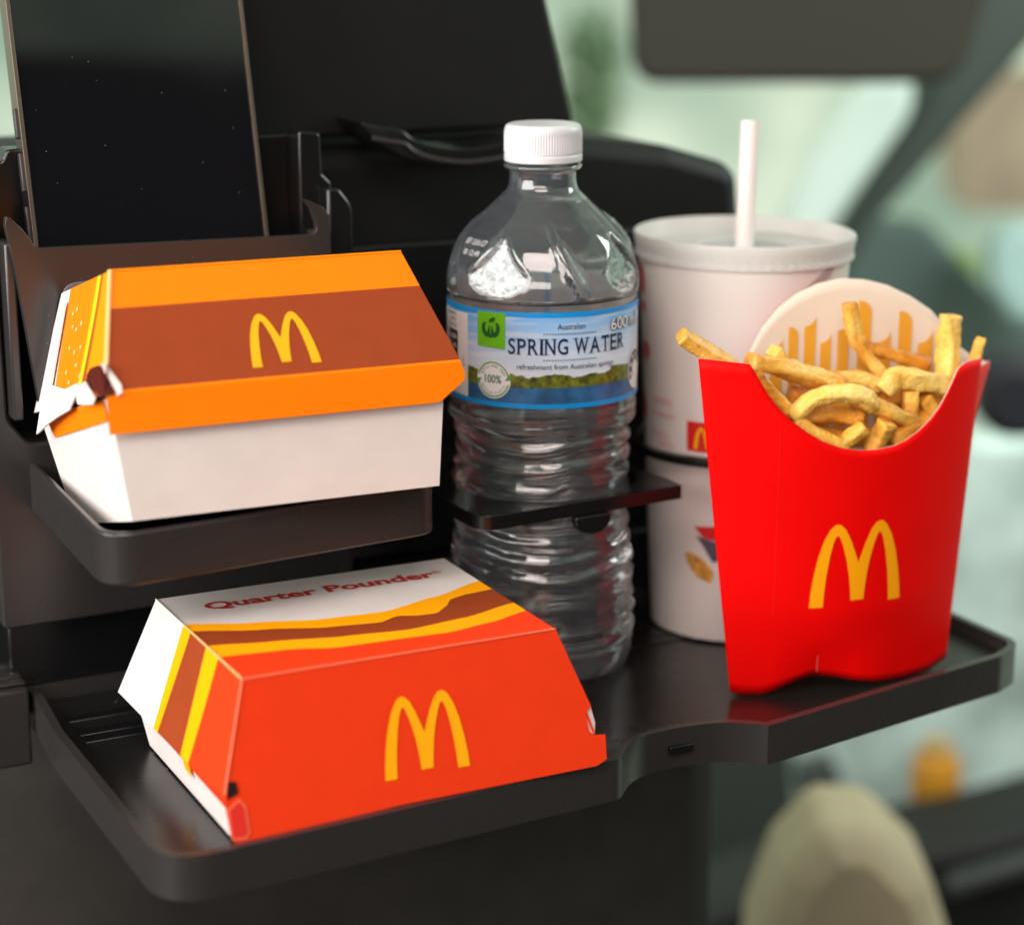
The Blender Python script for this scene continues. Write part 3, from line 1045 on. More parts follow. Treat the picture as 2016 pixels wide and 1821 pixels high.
def bottle_r(r, z, a):
    """a measured from +x, the viewer is at -y"""
    th = a + math.pi / 2
    d = 0.0
    if 0.010 < z < 0.0995:
        env = min(1, (z - 0.010) / 0.006) * min(1, (0.0995 - z) / 0.004)
        cx2, sy2 = math.cos(th), math.sin(th)
        cx2, sy2 = math.cos(th), math.sin(th)
        n1 = noise.noise(Vector((cx2 * 1.5, sy2 * 1.5, z * 60)))
        n2 = noise.noise(Vector((cx2 * 2.4 + 7, sy2 * 2.4, z * 240)))
        w = 0.0022 * math.cos(th - 0.3) + 0.0010 * math.sin(3 * th + 30 * z) + 0.0012 * n1
        d += env * (0.0021 * (abs(math.sin(math.pi * (z + w) / 0.0066)) ** 0.8 - 0.62) + 0.0006 * n2)
    if 0.138 < z < 0.172:
        # pressed facets and ridges round the shoulder
        for k in range(4):
            t0 = R(-29) + k * math.pi / 2
            dt = (th - t0 + math.pi) % (2 * math.pi) - math.pi
            if abs(dt) < 1.0:
                rp = (0.0797 - z * math.sin(R(20))) / (math.cos(R(20)) * max(0.2, math.cos(dt)))
                wt = 0.60 * (1 - (z - 0.1395) / 0.0230)
                if rp < r and wt > abs(dt):
                    d = -min(r - rp, (wt - abs(dt)) * 0.03)
            dt2 = (th - (t0 + R(36)) - (0.163 - z) * 14 + math.pi) % (2 * math.pi) - math.pi
            w_ = 0.085 + (0.165 - z) * 2.0
            if abs(dt2) < w_ and z < 0.168:
                e_ = min(1, (0.168 - z) / 0.004) * min(1, (z - 0.138) / 0.004)
                d += 0.0018 * e_ * (1 - abs(dt2) / w_)
    return max(0.0002, r + d) if r > 0.0001 else r


def shell(prof, off, zmax=None):
    out = []
    for i, (r, z) in enumerate(prof):
        a = prof[max(0, i - 1)]
        b = prof[min(len(prof) - 1, i + 1)]
        tx_, tz_ = b[0] - a[0], b[1] - a[1]
        l_ = math.hypot(tx_, tz_) or 1
        nx, nz_ = tz_ / l_, -tx_ / l_
        q = (max(0.00001, r - nx * off) if r > 0.0003 else 0.00001, z - nz_ * off)
        if zmax is None or q[1] <= zmax:
            out.append(q)
    return out


NB = 180
outer = [(max(r, 0.00001), z) for r, z in PR]
inner = shell(PR, 0.00045)
prof_all = outer + inner[::-1]
lathe('bottle_body', prof_all, PET, bot, NB, bottle_r, sharp=None)
wp = shell(PR, 0.00022, 0.1722)
lathe('water', wp, WATER, bot, NB, bottle_r, sharp=70, close_top=True)
# cap with fine ridges
capp = [(0.0128, 0.1850), (0.0136, 0.1850), (0.0137, 0.1858), (0.0137, 0.1872), (0.0134, 0.1876), (0.0137, 0.1880), (0.0137, 0.1945), (0.0136, 0.1958), (0.0132, 0.1970), (0.0124, 0.1977), (0.0112, 0.1979), (0.0, 0.1979)]


def cap_r(r, z, a):
    if 0.1879 < z < 0.1950 and r > 0.0136:
        return r - 0.00028 * (0.5 + 0.5 * math.cos(a * 90)) ** 0.6
    return r


cp = resample(capp[:5], 0.0003) + [(0.0134, 0.1876), (0.0137, 0.1881)] + [(0.0137, 0.1881 + 0.0064 * k / 8) for k in range(1, 9)] + resample(capp[7:], 0.0003)
lathe('cap', cp, CAPM, bot, 540, cap_r, sharp=60)

LR = 0.0339


def cyl(off, th0=0.0, z0=0.0):
    r = LR + off

    def fn(x, y):
        th = th0 + x / LR
        return Vector((r * math.sin(th), -r * math.cos(th), z0 + y))
    return fn


LZ0, LZ1 = 0.1034, 0.1370
nth = 120
v, f, uvs = [], [], []
for j in range(2):
    for k in range(nth):
        th = -math.pi + 2 * math.pi * k / nth
        v.append((LR * math.sin(th), -LR * math.cos(th), (LZ0, LZ1)[j]))
for k in range(nth):
    f.append((k, (k + 1) % nth, nth + (k + 1) % nth, nth + k))
label = mesh('label', v, f, LBLSKY, bot, smooth=True)
uvl = label.data.uv_layers.new(name='UVMap')
for lp in label.data.loops:
    co = label.data.vertices[lp.vertex_index].co
    th = math.atan2(co.x, -co.y)
    uvl.data[lp.index].uv = ((th + R(52)) / R(140), (co.z - LZ0) / (LZ1 - LZ0))
C_ = (-0.12, 0.12, 0.0016)


def lab(name, vf, off, m, th0=0.0, z0=0.0, cuts=C_):
    return skin(name, vf, cyl(off, th0, z0), m, label, cuts)


def rect2(x0, x1, y0, y1):
    return poly2d([(x0, y0), (x1, y0), (x1, y1), (x0, y1)])


HALF = LR * math.pi * 0.999
lab('blue_band', merge2d([rect2(-HALF, HALF, LZ1 - 0.0016, LZ1), rect2(-HALF, HALF, LZ0, LZ0 + 0.0016)]), 0.0002, LBLBAND)
# lake and hills
hx0, hx1 = LR * R(-50), LR * R(75)
lab('lake_print', rect2(hx0, hx1, LZ0 + 0.0016, LZ0 + 0.0076), 0.00008, LAKE)
topl = []
k = 0
x = hx1
while x > hx0:
    t = (x - hx0) / (hx1 - hx0)
    hgt = 0.0116 + 0.0012 * noise.noise(Vector((x * 120, 0, 0))) + 0.0007 * noise.noise(Vector((x * 500, 3, 0))) + (0.0012 if t > 0.75 else 0) + (0.0008 if t < 0.12 else 0)
    topl.append((x, LZ0 + hgt))
    x -= 0.0006
lab('hill_print', poly2d([(hx0, LZ0 + 0.0072), (hx1, LZ0 + 0.0075)] + topl), 0.00016, HILL)
# white information panel on the left
lab('info_panel', rect2(LR * R(-118), LR * R(-49.5), LZ0 + 0.0020, LZ1 - 0.0024), 0.00024, LBLW)
info = []
for i, (tt, ww) in enumerate((('Woolworths', .0085), ('Sydney', .005), ('NSW 2153', .0066))):
    a = fit_text(tt, ww, 0.0014)
    info.append(([(q[0] - ww / 2 + 0.0000, q[1] - 0.0022 * i) for q in a[0]], a[1]))
lab('lettering', merge2d(info), 0.0003, LBLBLACK, R(-62), 0.1328)
# bottle & cap recycling mark
bx = LR * 0.0
lab('recycle_panel', rect2(-0.0052, 0.0034, -0.0070, 0.0098), 0.0003, LBLBLACK, R(-66), 0.1178)
w1, w2 = fit_text('Bottle', 0.0068, 0.0023, 0.01), fit_text('& Cap', 0.0068, 0.0025, 0.01)
ring = poly2d(circle2d(-0.0009, -0.0026, 0.0038), [circle2d(-0.0009, -0.0026, 0.0030)])
tri = []
for k in range(3):
    a0 = math.pi / 2 + k * 2 * math.pi / 3
    c, s = math.cos, math.sin
    tri.append(poly2d([(-0.0009 + 0.0024 * c(a0), -0.0026 + 0.0024 * s(a0)), (-0.0009 + 0.0024 * c(a0 + 1.3), -0.0026 + 0.0024 * s(a0 + 1.3)), (-0.0009 + 0.0012 * c(a0 + 0.65), -0.0026 + 0.0012 * s(a0 + 0.65))]))
lab('recycle_mark', merge2d([([(q[0] - 0.0009, q[1] + 0.0066) for q in w1[0]], w1[1]), ([(q[0] - 0.0009, q[1] + 0.0032) for q in w2[0]], w2[1]), ring] + tri), 0.00036, LBLW, R(-66), 0.1178)
sv = fit_text('arl.org.au', 0.0090, 0.0012)
lab('lettering', ([(-q[1], q[0]) for q in sv[0]], sv[1]), 0.0003, LBLBLACK, R(-53), 0.1148)
# green square with the apple mark
lab('green_square', poly2d([(-0.00565, -0.0063), (0.0056, -0.0068), (0.0056, 0.0058), (-0.0056, 0.0058)]), 0.0003, LBLGREEN, R(-31.5), 0.1306)


def blob(cx, cy_, rx, ry, rot, n=20):
    c, s = math.cos(rot), math.sin(rot)
    return [(cx + rx * math.cos(t) * c - ry * math.sin(t) * s, cy_ + rx * math.cos(t) * s + ry * math.sin(t) * c) for t in [2 * math.pi * k / n for k in range(n)]]


apple = [poly2d(blob(-0.0019, -0.0004, 0.0017, 0.0027, 0.25), [blob(-0.0015, 0.0004, 0.0007, 0.0017, 0.12)]),
         poly2d(blob(0.0019, -0.0004, 0.0017, 0.0027, -0.25), [blob(0.0015, 0.0004, 0.0007, 0.0017, -0.12)]),
         poly2d(blob(0.0, -0.0012, 0.0013, 0.0021, 0.0), [blob(0.0, -0.0006, 0.00055, 0.0013, 0.0)]),
         poly2d(blob(0.0006, 0.0031, 0.0014, 0.0008, 0.5))]
for k, a in enumerate(apple):
    lab('apple_mark', a, 0.00036 + 0.00002 * k, LBLDKGREEN, R(-31.5), 0.1306)
# wording
a = fit_text('Australian', 0.0099, 0.0021)
lab('lettering', a, 0.00032, LBLNAVY, R(17), 0.1311)
for z, n_ in ((0.1296, 20), (0.1205, 20)):
    lab('dotted_rule', merge2d([poly2d(circle2d(-0.0092 + 0.0184 * k / (n_ - 1), 0, 0.00026, n=8)) for k in range(n_)]), 0.00032, LBLNAVY, R(16.5), z)
# SPRING WATER in roman capitals: font strokes with slab serifs added
word = 'SPRING WATER'
parts = []
cx_ = 0.0
capv = {}
stemx = {'P': [0.1], 'R': [0.1], 'I': [0.5], 'N': [0.12, 0.88], 'W': [0.06, 0.94], 'A': [0.07, 0.93], 'T': [0.5], 'E': [0.1], 'S': [], 'G': [0.9]}
for ch in word:
    if ch == ' ':
        cx_ += 0.26
        continue
    vv, fc = text2d(ch, 1.0, 'LEFT', 0.012)
    x0, x1 = min(p[0] for p in vv), max(p[0] for p in vv)
    y0, y1 = min(p[1] for p in vv), max(p[1] for p in vv)
    wch = {'I': 0.16, 'W': 0.86, 'A': 0.66, 'N': 0.60, 'G': 0.62, 'S': 0.44, 'P': 0.50, 'R': 0.58, 'T': 0.56, 'E': 0.50}[ch]
    sl = 0.075
    if ch == 'I':
        sl = 0.06
    pts = [((p[0] - x0) / max(1e-6, x1 - x0) * wch + cx_ + sl, (p[1] - y0) / (y1 - y0)) for p in vv]
    parts.append((pts, fc))
    for sx_ in stemx[ch]:
        xc = cx_ + sl + sx_ * wch
        lo_ = ch in 'PRINATE'
        up_ = ch in 'PRINWE'
        if ch == 'N':
            lo_, up_ = (sx_ < 0.5), True
        hwid = 0.135 if ch not in 'WA' else 0.15
        if lo_ and ch != 'E':
            parts.append(poly2d([(xc - hwid, 0), (xc + hwid, 0), (xc + hwid, 0.045), (xc - hwid, 0.045)]))
        if up_ and ch not in 'E':
            parts.append(poly2d([(xc - hwid, 0.955), (xc + (hwid if ch in 'INW' else 0), 0.955), (xc + (hwid if ch in 'INW' else 0), 1), (xc - hwid, 1)]))
    if ch == 'E':
        parts.append(poly2d([(cx_ + sl - 0.07, 0), (cx_ + sl + 0.1, 0), (cx_ + sl + 0.1, 0.05), (cx_ + sl - 0.07, 0.05)]))
        parts.append(poly2d([(cx_ + sl - 0.07, 0.95), (cx_ + sl + 0.1, 0.95), (cx_ + sl + 0.1, 1), (cx_ + sl - 0.07, 1)]))
        parts.append(poly2d([(cx_ + sl + wch - 0.05, 0), (cx_ + sl + wch, 0), (cx_ + sl + wch + 0.03, 0.2), (cx_ + sl + wch - 0.01, 0.2)]))
    if ch == 'T':
        parts.append(poly2d([(cx_ + sl - 0.01, 0.78), (cx_ + sl + 0.04, 0.78), (cx_ + sl + 0.06, 1), (cx_ + sl - 0.0, 1)]))
        parts.append(poly2d([(cx_ + sl + wch - 0.04, 0.78), (cx_ + sl + wch + 0.01, 0.78), (cx_ + sl + wch, 1), (cx_ + sl + wch - 0.06, 1)]))
    cx_ += wch + sl * 1.75
tw = cx_
WID, HEI = 0.0455, 0.0056
sw = []
for i, (pv, pf) in enumerate(parts):
    sw.append(([(p[0] / tw * WID - WID / 2, p[1] * HEI) for p in pv], pf))
for i, p in enumerate(sw):
    pass
evens, odds = merge2d(sw[0::2]), merge2d(sw[1::2])
lab('title_lettering', evens, 0.00034, LBLNAVY, R(17.5), 0.1224)
lab('title_lettering', odds, 0.00037, LBLNAVY, R(17.5), 0.1224)
a = fit_text('refreshment from Australian springs', 0.0360, 0.0024)
lab('lettering', a, 0.00032, LBLNAVY, R(15.5), 0.1167)
# recycled plastic seal
lab('seal_disc', poly2d(circle2d(0, 0, 0.0067, n=48)), 0.00030, LBLW, R(-30), 0.1129)
lab('seal_ring', merge2d([poly2d([(0.0063 * math.cos(t), 0.0063 * math.sin(t)) for t in [R(a0 + k * 8) for k in range(20)]] + [(0.0057 * math.cos(t), 0.0057 * math.sin(t)) for t in [R(a0 + k * 8) for k in range(19, -1, -1)]]) for a0 in (14, 194)]
                         + [poly2d([(0.0046, -0.0002), (0.0074, 0.0002), (0.0060, 0.0022)]), poly2d([(-0.0046, 0.0002), (-0.0074, -0.0002), (-0.0060, -0.0022)])]), 0.00034, LBLRING, R(-30), 0.1129)
a = fit_text('100%', 0.0066, 0.0029, 0.02)
lab('lettering', ([(p[0], p[1] - 0.0013) for p in a[0]], a[1]), 0.00034, LBLDKGREEN, R(-30), 0.1129)


def arc_text(s, rad, a0, a1, size, flip=False):
    out = []
    n_ = len(s)
    for i, ch in enumerate(s):
        if ch == ' ':
            continue
        t = R(a0 + (a1 - a0) * i / (n_ - 1))
        vv, fc = text2d(ch, size, 'CENTER', 0.0)
        rot = t - math.pi / 2 if not flip else t + math.pi / 2
        c, sn = math.cos(rot), math.sin(rot)
        rr_ = rad
        out.append(([(rr_ * math.cos(t) + p[0] * c - p[1] * sn, rr_ * math.sin(t) + p[0] * sn + p[1] * c) for p in vv], fc))
    return merge2d(out)


lab('lettering', arc_text('BOTTLE MADE FROM', 0.0043, 155, 25, 0.0013), 0.00034, LBLDKGREEN, R(-30), 0.1129)
lab('lettering', arc_text('RECYCLED PLASTIC', 0.0053, 205, 335, 0.0013, True), 0.00034, LBLDKGREEN, R(-30), 0.1129)
# 600 mL, white with dark edge
a = fit_text('600 mL', 0.0195, 0.0047, 0.07)
lab('lettering', a, 0.00030, LBLNAVY, R(60), 0.1290)
a = fit_text('600 mL', 0.0190, 0.0042, 0.005)
lab('lettering', ([(p[0], p[1] + 0.0003) for p in a[0]], a[1]), 0.00036, LBLW, R(60), 0.1290)
# star rating badge at the right
lab('rating_badge', poly2d(circle2d(0, 0, 0.0062, 0.0074, 40)), 0.00030, LBLW, R(72), 0.1134)
lab('rating_badge', poly2d([(0.0056 * math.cos(t), 0.0066 * math.sin(t)) for t in [R(20 + 200 * k / 24) for k in range(25)]] + [(0.0026 * math.cos(t), 0.003 * math.sin(t)) for t in [R(220 - 200 * k / 24) for k in range(25)]]), 0.00034, LBLNAVY, R(72), 0.1134)
lab('rating_badge', merge2d([poly2d(circle2d(0.0042 * math.cos(R(a_)), 0.0048 * math.sin(R(a_)), 0.0008, n=5)) for a_ in (40, 80, 120, 160, 200)]), 0.00038, LBLW, R(72), 0.1134)


# dotted date print on the shoulder
def shoulder(th0, z0):
    def fn(x, y):
        z = z0 + y * 0.72
        r = 0.01
        for (r0, q0), (r1, q1) in zip(PR, PR[1:]):
            if q0 <= z <= q1 and z > 0.139:
                r = r0 + (r1 - r0) * (z - q0) / max(1e-9, q1 - q0)
                break
        th = th0 + x / 0.030
        r += 0.0003
        return Vector((r * math.sin(th), -r * math.cos(th), z))
    return fn


for s_, z_ in (('BEF 12/01/27', 0.1578), ('00 12:49', 0.1543)):
    a = fit_text(s_, 0.0125 if 'B' in s_ else 0.009, 0.0025)
    skin('date_print', a, shoulder(R(-54), z_), LBLINK, bot, (-0.01, 0.01, 0.001))

# ------------------------------------------------------------------ drink cup and straw
CM = Matrix.Translation(Lw(CU, CV, 0.0002)) @ Matrix.Rotation(R(0.6), 4, 'Y')
cup = thing('drink_cup', 'white paper drink cup with red print behind the fries carton', 'drink cup', M=CM)


def cup_r0(z):
    return 0.0312 + (0.0398 - 0.0312) * z / 0.145


cprof = [(0.0290, 0.0045), (0.0296, 0.0004), (0.0312, 0.0006)] + [(cup_r0(0.145 * k / 20), 0.145 * k / 20) for k in range(1, 21)] + [(0.0393, 0.145), (0.0298, 0.006), (0.0001, 0.0062)]
lathe('cup_body', cprof, CUPW, cup, 96, sharp=35)
lprof = [(0.0403, 0.1438), (0.0410, 0.1440), (0.0411, 0.1456), (0.0408, 0.1462), (0.0412, 0.1490), (0.0418, 0.1514), (0.0416, 0.1526), (0.0411, 0.1529), (0.0407, 0.1524),
         (0.0398, 0.1478), (0.0392, 0.1470), (0.0300, 0.1466), (0.0290, 0.1474), (0.0190, 0.1474), (0.0180, 0.1466), (0.0160, 0.1464), (0.0040, 0.1464)]
lathe('cup_lid', lprof, LIDM, cup, 240, lambda r, z, a: r + (0.00018 * math.sin(a * 60) if z < 0.1458 and r > 0.0395 else 0), sharp=30)
lathe('lid_dimple', [(0.0165, 0.1470), (0.0162, 0.1468), (0.0040, 0.1468)], mat('lid_grey', (0.42, 0.42, 0.44), 0.3), cup, 64)
cyaw = math.atan2(Lw(CU, CV).x, Lw(CU, CV).y)


def cupfn(th0, z0, off=0.0003):
    def fn(x, y):
        z = z0 + y
        r = cup_r0(z) + off
        th = th0 - cyaw + x / 0.036
        return Vector((r * math.sin(th), -r * math.cos(th), z))
    return fn


CC = (-0.05, 0.05, 0.002)
# red square with arches at lower front left
skin('red_square_print', rect2(0, 0.021, 0, 0.0115), cupfn(R(-31), 0.0748), CUPRED, cup, CC)
am = arches(0.011, 0.0085)
skin('arch_logo', ([(x + 0.003, y + 0.0012) for x, y in am[0]], am[1]), cupfn(R(-31), 0.0748, 0.0005), GOLD, cup, CC)
# red marks on the left flank, blurred wording below
edge = [poly2d(blob(0.002, 0.018, 0.0035, 0.006, 0.3)), poly2d(blob(0.003, 0.0075, 0.0028, 0.0022, 0.0)), poly2d(blob(0.0045, -0.009, 0.004, 0.0035, 0.4)), poly2d(blob(0.001, -0.031, 0.003, 0.005, 0.1))]
skin('red_print', merge2d(edge), cupfn(R(-76), 0.1180), mat('cup_soft_red', (0.66, 0.15, 0.15), 0.45), cup, CC)
rows = []
for y_, x0_, w_ in ((0.0, 0.0, 0.0125), (-0.0050, 0.0005, 0.0140), (-0.0130, -0.001, 0.010), (-0.0165, 0.002, 0.009)):
    a = fit_text('mcdonalds.com.au' if w_ > 0.0125 else 'PLEASE RECYCLE', w_, 0.0022, 0.01)
    rows.append(([(p[0] + x0_ + 0.004, p[1] + y_) for p in a[0]], a[1]))
skin('lettering', merge2d(rows), cupfn(R(-58), 0.0905), CUPPINK, cup, CC)
# grey stroke near the lid at the right
skin('grey_stroke', poly2d([(-0.0105, -0.0040), (-0.0088, -0.0052), (0.0100, 0.0050), (0.0125, 0.0095), (0.0080, 0.0085)]), cupfn(R(37), 0.1352), CUPGREY, cup, CC)
# picture near the foot: burger in gold with red and black above
skin('picture_print', poly2d(smooth2 := [(0.0, 0.0052), (0.0030, 0.0060), (0.0090, 0.0035), (0.013, -0.001), (0.012, -0.0055), (0.006, -0.0035), (0.002, 0.0005)]), cupfn(R(-33), 0.0290), mat('cup_gold', (0.58, 0.27, 0.04), 0.45, var=0.4, vscale=400), cup, CC)
skin('picture_print', poly2d([(0.0, 0.004), (0.010, 0.005), (0.010, -0.001), (0.004, 0.0)]), cupfn(R(-26), 0.0415), CUPRED, cup, CC)
skin('picture_print', poly2d([(0.0, 0.003), (0.0035, -0.001), (0.0075, -0.007), (0.010, -0.006), (0.010, 0.001)]), cupfn(R(-25), 0.0390), mat('cup_black', (0.08, 0.06, 0.09), 0.5), cup, CC)

st = thing('drinking_straw', 'white paper straw standing in the cup lid', 'straw', M=CM)
sv_, sf_ = [], []
a_, b_ = Vector((-0.0010, -0.006, 0.1300)), Vector((0.0006, -0.0005, 0.1940))
ax = (b_ - a_).normalized()
ex = ax.orthogonal().normalized()
ey = ax.cross(ex)
rings = [(a_, 0.0037), (b_, 0.0036), (b_, 0.0031), (a_, 0.0031)]
ns = 28
for p, r in rings:
    for k in range(ns):
        t = 2 * math.pi * k / ns
        sv_.append(p + ex * r * math.cos(t) + ey * r * math.sin(t))
for i in range(4):
    for k in range(ns):
        sf_.append((i * ns + k, i * ns + (k + 1) % ns, ((i + 1) % 4) * ns + (k + 1) % ns, ((i + 1) % 4) * ns + k))
mesh('straw_tube', sv_, sf_, STRAWM, st, smooth=True, sharp=40)

# ------------------------------------------------------------------ fries carton
FY = R(16.6)
FM = Matrix.Translation((0.0780, 0.7312, 0.0004)) @ Matrix.Rotation(FY, 4, 'Z')
fc_ = thing('fries_carton', 'tall red carton of fries with yellow arches on its front', 'fries carton', M=FM)


def xl(z):
    return lerp(-0.0005, -0.0155, max(0, z) / 0.1225)


def xr(z):
    return lerp(0.0872, 0.0955, max(0, z) / 0.1150)


def fbulge(s):
    return -0.0135 * (max(0.0, math.sin(math.pi * min(1, max(0, s)))) ** 0.8)


def front_pt(x, z, off=0.0):
    L, Rr = xl(z), xr(z)
    s = (x - L) / (Rr - L)
    damp = 0.70 + 0.30 * min(1, z / 0.03)
    y = fbulge(s) * damp + 0.006 * s
    # crumple near the foot
    y += 0.0032 * max(0, 1 - abs(x - 0.030) / 0.016) * max(0, 1 - z / 0.02)
    y -= 0.0010 * max(0, 1 - abs(x - 0.052) / 0.012) * max(0, 1 - z / 0.018)
    return Vector((x, y - off, z))


# top edge of the front as (x, z); bottom edge arched
topedge = [(-0.0150, 0.1225), (-0.0120, 0.1224), (-0.0020, 0.1212), (0.0012, 0.1208), (0.0034, 0.1168), (0.0075, 0.1100), (0.0115, 0.1049), (0.0160, 0.1005), (0.0210, 0.0966), (0.0270, 0.0930), (0.0340, 0.0902),
           (0.0410, 0.0888), (0.0480, 0.0885), (0.0545, 0.0890), (0.0600, 0.0905), (0.0655, 0.0932), (0.0705, 0.0966), (0.0745, 0.1005), (0.0785, 0.1060), (0.0812, 0.1110), (0.0830, 0.1135), (0.0860, 0.1148), (0.0900, 0.1152), (0.0955, 0.1150)]
botedge = [(-0.0005, 0.0010), (0.0040, 0.0002), (0.0100, 0.0000), (0.0170, 0.0022), (0.0240, 0.0048), (0.0300, 0.0060), (0.0370, 0.0048), (0.0440, 0.0032), (0.0540, 0.0014), (0.0660, 0.0002), (0.0780, 0.0004), (0.0872, 0.0030)]


def lin(pts, x):
    if x <= pts[0][0]:
        return pts[0][1]
    for (x0, y0), (x1, y1) in zip(pts, pts[1:]):
        if x <= x1:
            return y0 + (y1 - y0) * (x - x0) / (x1 - x0)
    return pts[-1][1]


NX, NZ = 96, 30
v, f = [], []
for i in range(NX + 1):
    s = i / NX
    zt0 = lin(topedge, lerp(-0.0150, 0.0955, s))
    # solve the top height on the slanted column
    for _ in range(6):
        zt0 = lin(topedge, lerp(xl(zt0), xr(zt0), s))
    zb0 = lin(botedge, lerp(-0.0005, 0.0872, s))
    for j in range(NZ + 1):
        z = lerp(zb0, zt0, j / NZ)
        v.append(front_pt(lerp(xl(z), xr(z), s), z))
for i in range(NX):
    for j in range(NZ):
        a = i * (NZ + 1) + j
        f.append((a, a + NZ + 1, a + NZ + 2, a + 1))
fp = mesh('front_panel', v, f, [RED, CARDIN], fc_, smooth=True)
md = fp.modifiers.new('card', 'SOLIDIFY')
md.thickness = 0.0004
md.material_offset = 1
md.material_offset_rim = 1
# make sure the red side faces the viewer
me = fp.data
if me.polygons[NX * NZ // 2].normal.y > 0:
    me.flip_normals()
md.offset = -1
# back panel with the tall rounded top
backtop = [(-0.0100, 0.1060), (0.0020, 0.1080), (0.0100, 0.1100), (0.0145, 0.1155), (0.0200, 0.1255), (0.0265, 0.1325), (0.0335, 0.1372), (0.0420, 0.1405), (0.0510, 0.1418), (0.0600, 0.1410), (0.0690, 0.1385), (0.0780, 0.1342), (0.0860, 0.1288), (0.0930, 0.1215), (0.0975, 0.1150), (0.1030, 0.1110), (0.1100, 0.1080)]


def back_pt(x, z, off=0.0):
    return Vector((x, 0.026 + 0.004 * math.sin(math.pi * min(1, max(0, (x + 0.01) / 0.12))) - off, z))


v, f = [], []
for i in range(NX + 1):
    s = i / NX
    zt0 = lin(backtop, lerp(0.0005, 0.110, s))
    for j in range(NZ + 1):
        t = j / NZ
        z = lerp(0.002, zt0, t)
        x = lerp(lerp(0.014, 0.086, s), lerp(0.0005, 0.110, s), min(1, z / 0.108))
        v.append(back_pt(x, z))
for i in range(NX):
    for j in range(NZ):
        a = i * (NZ + 1) + j
        f.append((a, a + NZ + 1, a + NZ + 2, a + 1))
bp = mesh('back_panel', v, f, [CARDIN, RED], fc_, smooth=True)
if bp.data.polygons[NX * NZ // 2].normal.y > 0:
    bp.data.flip_normals()
md = bp.modifiers.new('card', 'SOLIDIFY')
md.thickness = 0.0006
md.offset = -1
md.material_offset = 1
md.material_offset_rim = 0
# side gussets joining front and back
for side, nm in ((0, 'l'), (1, 'r')):
    v, f = [], []
    for j in range(21):
        t = j / 20
        zt = (0.1110, 0.1100)[side]
        z = lerp(0.004, zt, t)
        if side == 0:
            A_ = front_pt(xl(z) + 0.0004, z) + Vector((0, 0.0008, 0))
            B_ = back_pt(lerp(0.014, 0.0005, min(1, z / 0.108)), min(z, 0.108))
        else:
            A_ = front_pt(xr(z) - 0.0004, z) + Vector((0, 0.0008, 0))
            B_ = back_pt(lerp(0.086, 0.110, min(1, z / 0.108)), min(z, 0.109))
        mid = (A_ + B_) / 2 + Vector(((0.010, 0.003)[side] * (1 if side == 0 else -1) * (1 - t * 0.5), 0, 0))
        v += [A_, mid, B_]
    for j in range(20):
        a = j * 3
        f += [(a, a + 1, a + 4, a + 3), (a + 1, a + 2, a + 5, a + 4)]
    g = mesh('side_panel', v, f, [RED, CARDIN], fc_, smooth=True)
    g.data.polygons[0].normal
    if (g.data.polygons[5].normal.x > 0) != (side == 1):
        g.data.flip_normals()
    md = g.modifiers.new('card', 'SOLIDIFY')
    md.thickness = 0.0005
    md.offset = -1
    md.material_offset = 1
    md.material_offset_rim = 1
# printed fries on the inside of the back panel
bars = []
for (x0, x1, z1, dirn) in ((0.0235, 0.0283, 0.1221, 1), (0.0306, 0.0343, 0.1254, -1), (0.0368, 0.0412, 0.1293, 1), (0.0433, 0.0474, 0.1226, 1), (0.0500, 0.0543, 0.1270, 1), (0.0579, 0.0629, 0.1335, -1), (0.0658, 0.0708, 0.1226, 1), (0.0738, 0.0788, 0.1290, -1), (0.0815, 0.0871, 0.1220, 1)):
    w = x1 - x0
    arc = []
    for k in range(7):
        t = k / 6 * math.pi / 2
        if dirn > 0:
            arc.append((x1 - w * math.sin(t) ** 1.0 * 1.0 if False else x1 - w * (1 - math.cos(t)), z1 - w * 0.95 * math.sin(t)))
        else:
            arc.append((x0 + w * math.sin(t), z1 - w * 0.95 * (1 - math.cos(t))))
    if dirn > 0:
        lp = [(x0, 0.080), (x1, 0.080)] + arc
    else:
        lp = [(x0, 0.080), (x1, 0.080)] + arc[::-1]
    bars.append(poly2d(lp))
for b_2 in bars:
    skin('fry_print', b_2, lambda x, y: back_pt(x, y, 0.0004), FRYPRINT, bp, (0, 0.11, 0.003))
skin('fold_crease', rect2(0.0120, 0.0123, 0.030, 0.098), lambda x, y: front_pt(x, y, 0.00018), mat('crease_red', (0.84, 0.005, 0.004), 0.5, 0.2), fp)
skin('fold_crease', poly2d([(0.0300, 0.0072), (0.0304, 0.0072), (0.0296, 0.0140), (0.0293, 0.0138)]), lambda x, y: front_pt(x, y, 0.00018), mat('crease_pink', (0.80, 0.12, 0.12), 0.5, 0.2), fp)
# arches on the front
am = arches(0.0360, 0.0300)
skin('arch_logo', ([(x + 0.0242, y + 0.0328) for x, y in am[0]], am[1]), lambda x, y: front_pt(x, y, 0.00022), mat('carton_gold', (0.95, 0.36, 0.003), 0.42, 0.35), fp, (0.02, 0.065, 0.0015))

